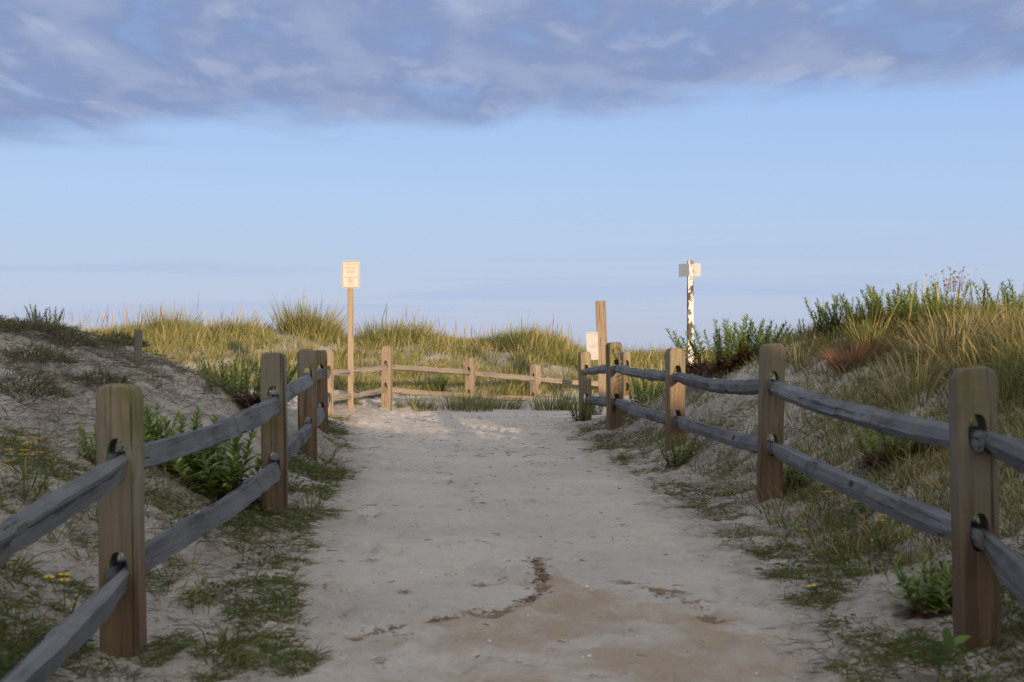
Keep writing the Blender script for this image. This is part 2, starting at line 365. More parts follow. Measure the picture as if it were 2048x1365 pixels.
M['post'] = wood_material('weathered_post_wood', 2, (.235, .185, .115), (.10, .074, .045), (.19, .168, .132), .65, .8, streak=26, foot=(.17, .102, .058))
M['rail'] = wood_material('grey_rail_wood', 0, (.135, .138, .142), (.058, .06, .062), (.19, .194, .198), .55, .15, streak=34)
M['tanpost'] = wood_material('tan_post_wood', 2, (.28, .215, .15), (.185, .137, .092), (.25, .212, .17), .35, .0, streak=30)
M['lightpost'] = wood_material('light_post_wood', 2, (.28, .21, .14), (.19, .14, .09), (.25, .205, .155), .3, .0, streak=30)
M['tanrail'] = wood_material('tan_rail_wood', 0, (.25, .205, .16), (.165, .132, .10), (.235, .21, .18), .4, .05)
M['plant'] = plant_material('leaf'); M['grass'] = plant_material('dune_grass_blade', .35); M['dry'] = plant_material('dry_stalk', .1)
M['petal'] = plant_material('petal', .25)
M['white'] = plain('white_plastic', (.43, .41, .385), .45)
M['hole'] = plain('dark_bolt', (.03, .03, .03), .6)
M['cream'] = plain('cream_sign_face', (.29, .272, .24), .45, var=.05)
M['ink'] = plain('maroon_ink', (.09, .025, .04), .5); M['red'] = plain('red_ink', (.55, .06, .04), .5); M['olive'] = plain('olive_ink', (.42, .36, .05), .5); M['navy'] = plain('navy_ink', (.06, .06, .14), .5)
M['alu'] = plain('bare_aluminium', (.62, .60, .57), .55, .35)
M['peel'] = peeling_material()
M['stake'] = wood_material('old_stake_wood', 2, (.2, .17, .13), (.11, .09, .07), (.2, .19, .17), .5, 0)
M['shell'] = plain('shell', (.62, .58, .5), .5)

# ------------------------------------------------------------------ ground, sea
def seg_dist(x, y, pts):
    best = np.full(x.shape, 9.0)
    for (ax, ay), (bx, by) in zip(pts[:-1], pts[1:]):
        dx, dy = bx - ax, by - ay; t = np.clip(((x - ax) * dx + (y - ay) * dy) / (dx * dx + dy * dy), 0, 1)
        best = np.minimum(best, np.hypot(x - ax - t * dx, y - ay - t * dy))
    return best
def build_ground():
    def grow(a, b, s, k):
        r = [a]
        while abs(r[-1] - a) < abs(b - a): r.append(r[-1] + math.copysign(s, b - a)); s *= k
        return r[1:]
    xs = np.array(sorted(grow(-3.4, -400, .05, 1.09)) + list(np.arange(-3.4, 3.401, .0225)) + grow(3.4, 400, .05, 1.09))
    ys = np.array(sorted(grow(3.2, -400, .06, 1.08)) + list(np.arange(3.2, 12, .0225)) + list(np.arange(12, 20, .045)) + list(np.arange(20, 32, .1)) + grow(32, 400, .12, 1.1))
    X, Y = np.meshgrid(xs, ys, indexing='ij'); Z = H(X, Y)
    bank = pathmask(X, Y)
    # footprints and softly scuffed hollows on the path
    r2 = np.random.default_rng(3)
    for _ in range(620):
        y = r2.uniform(3.4, 19); l = np.interp(y, PL[:, 0], PL[:, 1]); r = np.interp(y, PR[:, 0], PR[:, 1]); x = r2.uniform(l, min(r, 2))
        a = r2.normal(0, .35); ca, sa = math.cos(a), math.sin(a)
        i0, i1 = np.searchsorted(xs, [x - .35, x + .35]); j0, j1 = np.searchsorted(ys, [y - .35, y + .35])
        dx = X[i0:i1, j0:j1] - x; dy = Y[i0:i1, j0:j1] - y
        lx = dx * ca + dy * sa; ly = -dx * sa + dy * ca
        q = np.sqrt((lx / .05) ** 2 + (ly / .125) ** 2); dep = r2.uniform(.006, .019)
        Z[i0:i1, j0:j1] += dep * (-np.exp(-q ** 3) + .55 * np.exp(-((q - 1.35) / .3) ** 2))
    # wrack line: brown plant crumbs left where rain water stood
    wl = [tuple(ground(*p)[:2]) for p in ((720, 1272), (800, 1250), (850, 1243), (920, 1228), (1000, 1222), (1045, 1208), (1078, 1185), (1082, 1150), (1072, 1115))]
    wr = [tuple(ground(*p)[:2]) for p in ((1272, 1168), (1310, 1178), (1350, 1188), (1375, 1210), (1410, 1238))]
    D1 = seg_dist(X, Y, wl); D2 = seg_dist(X, Y, wr)
    wrack = np.maximum(np.exp(-((D1 + .03 * fbm(X * 9, Y * 9, 3)) / .05) ** 2), .9 * np.exp(-(D2 / .07) ** 2))
    yl = np.interp(X, [p[0] for p in wl[:7]], [p[1] for p in wl[:7]], left=4.9, right=5.6)
    damp = (1 - ss(-.05, .12, Y - np.where(X > .1, np.interp(X, [.1, .12, .5, .9, 1.2], [5.4, 5.9, 5.4, 5.0, 4.6]), yl))) * ss(-.75, -.1, X) * (1 - ss(.75, 1.05, X)) * (Y > 2)
    Z = Z - .012 * np.exp(-(D1 / .05) ** 2)
    n, m = X.shape; idx = np.arange(n * m).reshape(n, m)
    q = np.stack([idx[:-1, :-1], idx[1:, :-1], idx[1:, 1:], idx[:-1, 1:]], -1).reshape(-1, 4)
    me = bpy.data.meshes.new('sand_ground')
    me.vertices.add(n * m); me.vertices.foreach_set('co', np.stack([X, Y, Z], -1).ravel())
    me.loops.add(q.size); me.loops.foreach_set('vertex_index', q.ravel())
    me.polygons.add(len(q)); me.polygons.foreach_set('loop_start', np.arange(0, q.size, 4)); me.polygons.foreach_set('loop_total', np.full(len(q), 4))
    me.polygons.foreach_set('use_smooth', np.ones(len(q), bool)); me.update()
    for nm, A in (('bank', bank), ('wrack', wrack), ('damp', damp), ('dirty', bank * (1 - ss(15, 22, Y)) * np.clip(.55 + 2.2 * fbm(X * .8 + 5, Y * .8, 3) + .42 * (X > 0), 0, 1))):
        a = me.attributes.new(nm, 'FLOAT', 'POINT'); a.data.foreach_set('value', A.astype(np.float32).ravel())
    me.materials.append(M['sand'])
    tag(link(bpy.data.objects.new('sand_ground', me)), kind='structure')
    m_, nt, b = new_mat('sea_water'); g = G(nt); b.inputs['Base Color'].default_value = (.02, .045, .07, 1); b.inputs['Roughness'].default_value = .12
    nt.links.new(g.bump(g.noise(g.coord((.5, 1.2, 1)), .6, 6), .5, .4), b.inputs['Normal'])
    tag(mesh_obj('sea', [(-20000, 70, -2.6), (20000, 70, -2.6), (20000, 30000, -2.6), (-20000, 30000, -2.6)], [(0, 1, 2, 3)], m_), kind='structure')
build_ground()

# ------------------------------------------------------------------ fences
def box(v, f, cx, cy, cz, sx, sy, sz):
    b = len(v)
    for dx in (-.5, .5):
        for dy in (-.5, .5):
            for dz in (-.5, .5): v.append((cx + dx * sx, cy + dy * sy, cz + dz * sz))
    for q in ((0, 1, 3, 2), (4, 6, 7, 5), (0, 4, 5, 1), (2, 3, 7, 6), (0, 2, 6, 4), (1, 5, 7, 3)): f.append([b + i for i in q])
def post_mesh(name, w, d, h, below, slots, c, mat):
    """a squared post with a clipped top and oval slots right through along local y"""
    bm = bmesh.new()
    r = lambda a: random.uniform(-a, a)
    out = [(-w / 2, -below), (w / 2, -below), (w / 2 + r(.003), h * .45), (w / 2, h - c * 1.3), (w / 2 - c * .35, h - c * .35), (w / 2 - c * 1.1, h + r(.004)), (-w / 2 + c * 1.1, h + r(.004)), (-w / 2 + c * .35, h - c * .35), (-w / 2, h - c * 1.3), (-w / 2 + r(.003), h * .45)]
    ins = [((x - math.copysign(.006, x)), (z - (.006 if z > 0 else 0))) for x, z in out]
    holes = []
    for zc, hw, hh in slots:
        holes.append([(hw * math.copysign(abs(math.cos(t)) ** .8, math.cos(t)), zc + hh * math.copysign(abs(math.sin(t)) ** .8, math.sin(t))) for t in [2 * math.pi * k / 16 for k in range(16)]])
    loops = [ins] + holes; vs = []; es = []
    for lp in loops:
        vv = [bm.verts.new((x, 0, z)) for x, z in lp]; vs.append(vv)
        es += [bm.edges.new((vv[i], vv[(i + 1) % len(vv)])) for i in range(len(vv))]
    bmesh.ops.triangle_fill(bm, edges=es, use_beauty=True)
    bm.verts.index_update(); pts = [(v.co.x, v.co.z) for v in bm.verts]; tris = [[v.index for v in f.verts] for f in bm.faces]; bm.free()
    n = len(pts); V = [(x, -d / 2, z) for x, z in pts] + [(x, d / 2, z) for x, z in pts]; Fc = []
    for t in tris:
        a, b_, c_ = t; ar = (pts[b_][0] - pts[a][0]) * (pts[c_][1] - pts[a][1]) - (pts[c_][0] - pts[a][0]) * (pts[b_][1] - pts[a][1])
        t = t if ar > 0 else t[::-1]
        Fc.append(t); Fc.append([i + n for i in t[::-1]])
    o0 = len(V); k = len(out)
    V += [(x, -d / 2 + .006, z) for x, z in out] + [(x, d / 2 - .006, z) for x, z in out]
    for i in range(k):
        j = (i + 1) % k
        Fc.append((i, o0 + i, o0 + j, j)[::-1]); Fc.append((o0 + i, o0 + k + i, o0 + k + j, o0 + j)[::-1]); Fc.append((o0 + k + i, n + i, n + j, o0 + k + j)[::-1])
    st = len(ins)
    for hl in holes:
        m = len(hl)
        for i in range(m):
            j = (i + 1) % m; Fc.append((st + i, st + j, n + st + j, n + st + i)[::-1])
        st += m
    me = bpy.data.meshes.new(name); me.from_pydata(V, [], Fc); me.update(); me.materials.append(mat)
    return me
def rail_obj(name, A, B, mat, parent, thick=1.0, sag=0.0, turn=0.0, seed=0):
    """a hewn split rail from A to B: faceted, bowed, thinned to a flat tenon at both ends"""
    rr = random.Random(seed); dv = B - A; L = dv.length
    brk = sorted([0, .07, .16] + [rr.uniform(.2, .8) for _ in range(5)] + [.84, .93, 1])
    xs = []
    for t in brk:
        xs.append(t)
        if .18 < t < .82: xs.append(t + .004)
    xs += [(.12 + .76 * k / 30) for k in range(31)]; xs = sorted(set(round(x, 4) for x in xs))
    sec = [(-.040, -.050), (.014, -.060), (.050, -.030), (.046, .022), (.012, .060), (-.038, .050)]
    jit = {}; V = []; Fc = []; m = len(sec); cur = [[0, 0] for _ in range(m)]
    ph = rr.uniform(-.5, .5); amp = rr.uniform(-.02, .02)
    for x in xs:
        if any(abs(x - t) < .0045 and abs(x - t) > .001 for t in brk): cur = [[rr.uniform(-.008, .008), rr.uniform(-.008, .008)] for _ in range(m)]
        e = min(x, 1 - x) * L; k = min(1, max(0, (e - .10) / .26)); k = k * k * (3 - 2 * k)
        sy = (.34 + .66 * k) * thick; sz = (.80 + .20 * k) * thick
        oz = -4 * sag * x * (1 - x) * L / 3; oy = amp * math.sin(math.pi * x + ph) * k
        for (a, b), (ja, jb) in zip(sec, cur):
            V.append(((x - .5) * L, (a + ja * k + rr.uniform(-.0022, .0022)) * sy * .86 + oy, (b + jb * k + rr.uniform(-.0026, .0026)) * sz * .74 + oz))
    for i in range(len(xs) - 1):
        for j in range(m):
            a, b = i * m + j, i * m + (j + 1) % m; Fc.append((a, b, b + m, a + m)[::-1])
    Fc.append(tuple(range(m))); Fc.append(tuple(range((len(xs) - 1) * m, len(xs) * m))[::-1])
    o = mesh_obj(name, V, Fc, mat, parent)
    xax = dv.normalized(); yax = Vector((0, 0, 1)).cross(xax).normalized(); zax = xax.cross(yax)
    mt = Matrix((xax, yax, zax)).transposed().to_4x4(); mt.translation = (A + B) / 2 - parent.location
    o.matrix_local = mt @ Matrix.Rotation(turn, 4, 'X')
    return o
def fence(label, posts, pm, rm, group, seed, w=.128, thick=1.0, shared=False, offs=.016):
    """posts: (px, top row, upper slot row, lower slot row, depth, facing jitter)"""
    P = []
    for px, yt, yu, yl, d, rot in posts:
        top = ray(px, yt, d); P.append(dict(x=top.x, y=d, top=top.z, zu=ray(px, yu, d).z, zl=ray(px, yl, d).z, g=zat(top.x, d), rot=rot))
    root = empty('split_rail_fence', (P[0]['x'], P[0]['y'], P[0]['g'])); tag(root, label, 'fence', group)
    for i, p in enumerate(P):
        a = P[max(i - 1, 0)]; b = P[min(i + 1, len(P) - 1)]
        ang = math.atan2(b['y'] - a['y'], b['x'] - a['x']) - math.pi / 2
        base = p['g']; h = p['top'] - base
        if shared and i == 0: continue          # starts in the corner post of the other fence
        me = post_mesh('fence_post', w, w * .96, h, .35, [(p['zu'] - base, .030, .062), (p['zl'] - base, .030, .062)], .027, pm if not isinstance(pm, list) else pm[i])
        o = link(bpy.data.objects.new('fence_post', me), root); o.location = Vector((p['x'], p['y'], base)) - root.location
        o.rotation_euler = (R(random.uniform(-1, 1)), R(random.uniform(-1, 1)), ang + R(p['rot']))
    for i in range(len(P) - 1):
        a, b = P[i], P[i + 1]
        for key in ('zu', 'zl'):
            A = Vector((a['x'], a['y'], a[key] - .02)); B = Vector((b['x'], b['y'], b[key] - .02)); u = (B - A).normalized(); s = Vector((-u.y, u.x, 0)).normalized() * offs
            A = A - u * .085 + s; B = B + u * .085 - s
            rail_obj('rail', A, B, rm, root, thick, random.uniform(.0, .035), random.uniform(-.45, .25), seed * 100 + i * 7 + (key == 'zl'))
    return root
FG = 'split rail fences along the sandy path'
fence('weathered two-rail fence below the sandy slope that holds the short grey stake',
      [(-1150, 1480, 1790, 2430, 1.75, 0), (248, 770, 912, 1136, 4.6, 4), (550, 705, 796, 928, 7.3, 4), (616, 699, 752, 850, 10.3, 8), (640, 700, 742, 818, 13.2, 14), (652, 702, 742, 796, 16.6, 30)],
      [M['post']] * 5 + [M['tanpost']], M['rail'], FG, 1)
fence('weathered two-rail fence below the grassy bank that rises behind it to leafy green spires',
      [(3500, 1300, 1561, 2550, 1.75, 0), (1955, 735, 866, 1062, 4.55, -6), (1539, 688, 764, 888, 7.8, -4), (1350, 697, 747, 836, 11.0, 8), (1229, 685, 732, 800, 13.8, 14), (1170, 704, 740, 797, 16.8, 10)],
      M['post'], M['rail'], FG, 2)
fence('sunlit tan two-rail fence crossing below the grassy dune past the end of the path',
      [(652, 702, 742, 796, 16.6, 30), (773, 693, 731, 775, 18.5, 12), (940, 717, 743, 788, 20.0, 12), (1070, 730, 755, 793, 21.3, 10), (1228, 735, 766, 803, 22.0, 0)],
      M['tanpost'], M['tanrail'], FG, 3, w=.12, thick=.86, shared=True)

# ------------------------------------------------------------------ signs, posts, stake
def text_part(bm_v, bm_f, bm_m, body, size, cx, cz, y, mi, xs=1.0):
    cu = bpy.data.curves.new('t', 'FONT'); cu.body = body; cu.size = size; cu.align_x = 'CENTER'; cu.align_y = 'CENTER'; cu.extrude = 0.0004; cu.resolution_u = 2
    o = bpy.data.objects.new('t', cu); COL.objects.link(o); dg = bpy.context.evaluated_depsgraph_get()
    me = bpy.data.meshes.new_from_object(o.evaluated_get(dg)); b = len(bm_v)
    for v in me.vertices: bm_v.append((cx + v.co.x * xs, y - v.co.z, cz + v.co.y))
    for p in me.polygons: bm_f.append([b + i for i in p.vertices]); bm_m.append(mi)
    bpy.data.objects.remove(o); bpy.data.curves.remove(cu); bpy.data.meshes.remove(me)
def rrect(w, h, r, n=5):
    pts = []
    for cx, cz, a0 in ((w / 2 - r, h / 2 - r, 0), (-w / 2 + r, h / 2 - r, 90), (-w / 2 + r, -h / 2 + r, 180), (w / 2 - r, -h / 2 + r, 270)):
        for k in range(n + 1): a = R(a0 + 90 * k / n); pts.append((cx + r * math.cos(a), cz + r * math.sin(a)))
    return pts
def ring(V, Fc, Mi, outer, inner, y, mi):
    b = len(V); n = len(outer)
    V += [(x, y, z) for x, z in outer] + [(x, y, z) for x, z in inner]
    for i in range(n): j = (i + 1) % n; Fc.append((b + i, b + j, b + n + j, b + n + i)[::-1]); Mi.append(mi)
def welcome_sign():
    d = 17.25; px = 701.5
    x = (px - 1024) / F * d; g = zat(x, d); z1 = ray(px, 522, d).z; z0 = ray(px, 577, d).z; w = 36 / F * d; h = z1 - z0
    root = empty('welcome_sign', (x, d, g), R(10)); tag(root, 'small cream notice headed WELCOME on a slim tan post behind the far fence', 'sign')
    v, f = [], []; top = z0 + h * .5 - g
    box(v, f, 0, .03, (top - .3) / 2, .068, .045, top + .3)
    mesh_obj('post', v, f, M['tanpost'], root)
    V, Fc, Mi = [], [], []
    o = rrect(w, h, .022); n = len(o)
    for y in (-.004, .004): V += [(a, y, b) for a, b in o]
    Fc.append(list(range(n))); Mi.append(0); Fc.append(list(range(n, 2 * n))[::-1]); Mi.append(5)
    Fc[0] = Fc[0][::-1] if False else Fc[0]
    for i in range(n): j = (i + 1) % n; Fc.append((i, i + n, j + n, j)); Mi.append(5)
    ring(V, Fc, Mi, rrect(w - .014, h - .014, .019), rrect(w - .028, h - .028, .013), -.0052, 1)
    H2 = h / 2; yf = -.0052
    text_part(V, Fc, Mi, 'WELCOME', .026, 0, H2 - .042, yf, 1, 1.12)
    b = len(V); V += [(-w * .4, yf, H2 - .066), (w * .4, yf, H2 - .066), (w * .4, yf, H2 - .059), (-w * .4, yf, H2 - .059)]; Fc.append([b, b + 1, b + 2, b + 3]); Mi.append(3)
    text_part(V, Fc, Mi, 'BREATHE EASY', .021, 0, H2 - .085, yf, 4, 1.1)
    text_part(V, Fc, Mi, 'in all open spaces', .013, 0, H2 - .103, yf, 4)
    text_part(V, Fc, Mi, 'THIS PUBLIC', .021, 0, H2 - .127, yf, 2, 1.05)
    text_part(V, Fc, Mi, 'PROPERTY', .021, 0, H2 - .149, yf, 2, 1.05)
    text_part(V, Fc, Mi, 'IS', .016, 0, H2 - .174, yf, 4)
    text_part(V, Fc, Mi, '100% SMOKE-FREE', .019, 0, H2 - .200, yf, 4)
    cz = H2 - .243; circ = lambda r: [(r * math.cos(2 * math.pi * k / 24), cz + r * math.sin(2 * math.pi * k / 24)) for k in range(24)]
    ring(V, Fc, Mi, circ(.029), circ(.0235), yf, 2)
    b = len(V); V += [(-.020, yf - .0004, cz + .014), (-.014, yf - .0004, cz + .020), (.020, yf - .0004, cz - .014), (.014, yf - .0004, cz - .020)]; Fc.append([b, b + 3, b + 2, b + 1]); Mi.append(2)
    b = len(V); V += [(-.016, yf, cz - .005), (.012, yf, cz - .005), (.012, yf, cz + .001), (-.016, yf, cz + .001)]; Fc.append([b, b + 1, b + 2, b + 3]); Mi.append(4)
    text_part(V, Fc, Mi, 'Tobacco Free', .017, 0, H2 - .291, yf, 4, .9)
    p = mesh_obj('sign_panel', V, Fc, M['cream'], root); p.location = (0, 0, (z0 + z1) / 2 - g)
    for k in ('ink', 'red', 'olive', 'navy', 'alu'): p.data.materials.append(M[k])
    p.data.polygons.foreach_set('material_index', Mi)
welcome_sign()
def square_post(name, w, h, below, chamfer, mat, parent, twist=0):
    V = []; Fc = []
    zs = [(-below, w, 0), (h * .5, w * 1.0, 0), (h - chamfer, w * .98, 0), (h, w * (.98 - chamfer * 4), 0)]
    for z, s, _ in zs: V += [(-s / 2, -s / 2, z), (s / 2, -s / 2, z), (s / 2, s / 2, z), (-s / 2, s / 2, z)]
    for i in range(len(zs) - 1):
        for j in range(4): a, b = i * 4 + j, i * 4 + (j + 1) % 4; Fc.append((a, b, b + 4, a + 4))
    k = (len(zs) - 1) * 4; Fc.append((k, k + 1, k + 2, k + 3))
    o = mesh_obj(name, V, Fc, mat, parent)
    m = o.modifiers.new('soft edge', 'BEVEL'); m.width = .004; m.segments = 2
    return o
def tall_post():
    d = 20.4; top = ray(1199.5, 602, d); g = zat(top.x, d)
    bot = ray(1209, 800, d)
    root = empty('wooden_post', (bot.x, d, g), R(-14)); tag(root, 'tall bare square post of tan timber with a white box at its side', 'post')
    h = top.z - g
    o = square_post('timber', .128, h, .4, .006, M['lightpost'], root); o.rotation_euler = (0, R(-2.2), 0)
    b = empty('box_holder', (0, 0, 0)) if False else None
    c = ray(1185, 693.5, d); w = 23 / F * d; hh = 53 / F * d
    v, f = [], []; box(v, f, 0, 0, 0, w, .09, hh)
    n0 = len(f)
    for qx, qz in ((.6, .88), (-.3, .0), (.15, .0), (.5, .03), (.35, -.45), (.62, -.82)):
        bx = len(v); r = .0055
        for k in range(8): a = 2 * math.pi * k / 8; v.append((qx * w / 2 + r * math.cos(a), -.0465, qz * hh / 2 + r * math.sin(a)))
        f.append([bx + k for k in range(8)])
    box(v, f, 0, 0, hh / 2 + .008, w * 1.04, .1, .012)
    q = mesh_obj('white_box', v, f, M['white'], root); q.data.materials.append(M['hole'])
    for i in range(n0, n0 + 6): q.data.polygons[i].material_index = 1
    wpos = Vector((c.x, d - .05, c.z)); q.matrix_local = (Matrix.Translation(root.location) @ Matrix.Rotation(R(-14), 4, 'Z')).inverted() @ Matrix.Translation(wpos) @ Matrix.Rotation(R(-12), 4, 'Z') @ Matrix.Rotation(R(-1.5), 4, 'Y')
tall_post()
def white_post():
    d = 19.3; top = ray(1380.5, 521, d); g = zat(top.x, d)
    root = empty('notice_post', (top.x, d, g), R(6)); tag(root, 'tall white post with peeling paint carrying two small plates at its top', 'post')
    h = top.z - g
    square_post('post', .077, h, .4, .03, M['peel'], root)
    for px0, px1, py0, py1, ang, mt in ((1361.5, 1375, 528, 554, -68, 'alu'), (1386, 1402, 527, 553, -14, 'white')):
        w = (px1 - px0) / F * d; hh = (py1 - py0) / F * d
        v, f = [], []; real = w / math.cos(R(ang)) ; box(v, f, 0, 0, 0, real, .004, hh)
        o = mesh_obj('sign_plate', v, f, M[mt], root); c = ray((px0 + px1) / 2, (py0 + py1) / 2, d)
        o.location = (c.x - top.x, .012 if ang < -30 else .02, c.z - g); o.rotation_euler = (0, 0, R(ang))
        if ang < -30: o['label'] = 'shaded grey plate turned away'
        else: o['label'] = 'sunlit cream plate'
white_post()
def lone_post():
    d = 22.6; top = ray(1252, 705, d); g = zat(top.x, d); h = top.z - g
    me = post_mesh('fence_post', .13, .125, h, .35, [(h - .19, .03, .065), (h - .55, .03, .065)], .02, M['post'])
    o = link(bpy.data.objects.new('lone_fence_post', me)); o.location = (top.x, d, g); o.rotation_euler = (0, 0, R(12))
    tag(o, 'short tan post peeking out just behind the tall right-hand fence post', 'post')
lone_post()
def stake():
    p = ground(275, 729, 8, 12); h = (729 - 661) / F * p.y
    me = post_mesh('weathered_stake', .052, .045, h, .2, [], .008, M['stake'])
    o = link(bpy.data.objects.new('weathered_stake', me)); o.location = p; o.rotation_euler = (0, R(2), R(20))
    tag(o, 'short grey weathered stake standing on the bare sandy slope', 'stake')
    p = ground(2006, 690, 7, 12); h = 62 / F * p.y
    me = post_mesh('thin_stake', .022, .02, h, .2, [], .004, M['tanpost'])
    o = link(bpy.data.objects.new('thin_stake', me)); o.location = p; tag(o, 'thin pale stick upright in the grass of the bank', 'stake')
stake()

# ------------------------------------------------------------------ grasses
GREEN = np.array((.085, .125, .03)); OLIVE = np.array((.16, .17, .05)); YELLOW = np.array((.30, .265, .085)); STRAW = np.array((.42, .33, .17)); BROWN = np.array((.17, .105, .055)); RUST = np.array((.22, .10, .06))
def palette(n, cols, w):
    w = np.array(w, float) / sum(w); k = rng.choice(len(cols), n, p=w); c = np.array(cols)[k]
    return c * rng.uniform(.7, 1.25, (n, 1))
def tuft(S, cx, cy, n, h, spread, cols, w, width=.008, lean=.35, zoff=None, bend=(.1, .7), wind=(.06, 0)):
    r = spread * np.sqrt(rng.random(n)); a = rng.uniform(0, 2 * np.pi, n)
    x = cx + r * np.cos(a); y = cy + r * np.sin(a); z = H(x, y) - .02
    out = (r / max(spread, 1e-3)) * lean
    d = np.stack([np.cos(a) * out + rng.normal(0, .12, n) + wind[0], np.sin(a) * out + rng.normal(0, .12, n) + wind[1], np.ones(n)], 1)
    L = h * rng.uniform(.5, 1.12, n); c = palette(n, cols, w)
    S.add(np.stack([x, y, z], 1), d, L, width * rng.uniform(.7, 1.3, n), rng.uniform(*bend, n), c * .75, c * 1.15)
def seedheads(S, cx, cy, n, h, spread):
    x = cx + rng.normal(0, spread, n); y = cy + rng.normal(0, spread, n); z = H(x, y)
    d = np.stack([rng.normal(.05, .1, n), rng.normal(0, .1, n), np.ones(n)], 1); L = h * rng.uniform(.8, 1.15, n); c = palette(n, [STRAW, YELLOW, BROWN], (3, 1, 1))
    S.add(np.stack([x, y, z], 1), d, L, .006, rng.uniform(0, .25, n), c, c, prof=(.8, .7, .6, .6, 1.6, 2.3, 1.4, .2))

def far_grass():
    S = Strips(); r = np.random.default_rng(21)
    k = 0; tries = 0
    while k < 2600 and tries < 60000:
        tries += 1
        y = r.uniform(20.6, 31.5); x = r.uniform(-.40 * y, 2.6 if y < 24 else .16 * y)
        lo = np.interp(x, [-9, -2, -1, 0, 1.6, 3], [20.4, 19.0, 20.1, 21.0, 22.4, 22.4])
        if y < lo: continue
        n = float(fbm(np.array([x * .75 + 11]), np.array([y * .75]), 3)[0])
        crest = math.exp(-((y - 26.5) / 2.0) ** 2)
        if n + .27 + .12 * crest < r.uniform(-.1, .25): continue
        if 1.4 < x and y < 24 and r.random() < .4: continue
        px = 1024 + x / y * F; py_ = HOR - (zat(x, y) - CZ) / y * F
        for (sx, sy, rx, ry) in ((560, 668, 48, 18), (1012, 730, 28, 34), (650, 702, 40, 26), (1130, 742, 45, 16), (870, 720, 50, 10), (420, 668, 40, 10), (1040, 700, 60, 8)):
            if ((px - sx) / rx) ** 2 + ((py_ - sy) / ry) ** 2 < .55 and r.random() < .9: break
        else:
            hm = np.interp(px, [0, 130, 200, 300, 345, 410, 470, 550, 620, 690, 740, 800, 860, 930, 1000, 1062, 1120, 1180], [.8, .8, .65, .9, 1.2, .7, .9, .65, 1.35, .6, .8, 1.2, .8, .6, .8, 1.2, .85, .6])
            h = (.30 + .17 * crest * hm + .4 * max(0, n)) * (.55 + .45 * hm) + r.uniform(-.07, .08)
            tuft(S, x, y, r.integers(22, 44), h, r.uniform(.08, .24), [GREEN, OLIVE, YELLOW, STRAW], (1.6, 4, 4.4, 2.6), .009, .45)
            if r.random() < .16 * crest + .03: seedheads(S, x, y, 2, h * 1.35, .12)
            k += 1
    # strip of tall stalks against the sky where the crest is thin
    for x in np.linspace(-9.3, -6.3, 24): seedheads(S, x, 26.4 + r.normal(0, .4), 3, .66, .15)
    for _ in range(260):
        y = r.uniform(27, 30.5); x = r.uniform(.055, .17) * y; tuft(S, x, y, 30, r.uniform(.34, .52), .2, [GREEN, OLIVE, YELLOW, STRAW], (2, 4, 4, 2), .009, .45)
    tag(S.build('dune_grass', M['grass']), 'golden green marram grass covering the sunlit dune beyond the far fence', 'grass', kind='stuff')
far_grass()
for px, d, h, n, sp, lab in (
    (618, 26.2, .92, 420, .52, 'tallest dense dome of grass on the far dune crest, near the welcome sign'),
    (345, 26.3, .80, 240, .40, 'pale golden clump of grass on the far crest above the short grey stake'),
    (455, 26.4, .66, 240, .5, 'broad low clump of grass on the far crest between two taller clumps'),
    (790, 26.3, .74, 330, .6, 'wide spiky clump of grass on the crest above the lone far fence post'),
    (1062, 25.6, .66, 320, .5, 'dark green clump crowning the sandy mound near the tall bare post'),
    (1135, 24.6, .55, 220, .4, 'low golden clump on the slope falling toward the white box')):
    x = (px - 1024) / F * d; S = Strips(); tuft(S, x, d, int(n * 2.2), h * .86, sp, [GREEN, OLIVE, YELLOW, STRAW], (2.4, 4, 3, 1.2), .0095, .38, bend=(.05, .5)); seedheads(S, x, d, 6, h * 1.05, sp * .5)
    o = S.build('grass_clump', M['grass']); tag(o, lab, 'grass clump', 'large grass clumps on the far dune')
for px, py, h, n, lab in ((935, 822, .44, 260, 'dark green grass clump under the far fence beside its middle post'), (800, 815, .26, 46, 'small thin grass tuft sprouting in sun beside the first far fence post'),
                          (826, 813, .26, 46, 'second thin grass tuft beneath the shaded patch of far rail'), (848, 820, .30, 130, 'rounded grass tuft beneath the far rail where bare sand ends'),
                          (1000, 818, .36, 240, 'loose fringe of grass beneath the far rail, mid span'), (1110, 820, .42, 300, 'fringe of grass at the foot of the last far fence post')):
    p = ground(px, py, 12, 26); S = Strips(); tuft(S, p.x, p.y, n, h, .34 if n > 200 else .16 if n > 60 else .06, [GREEN, OLIVE, YELLOW, STRAW], (3, 4, 2, .6), .008, .35)
    tag(S.build('grass_tuft', M['grass']), lab, 'grass tuft', 'grass tufts under the far fence')

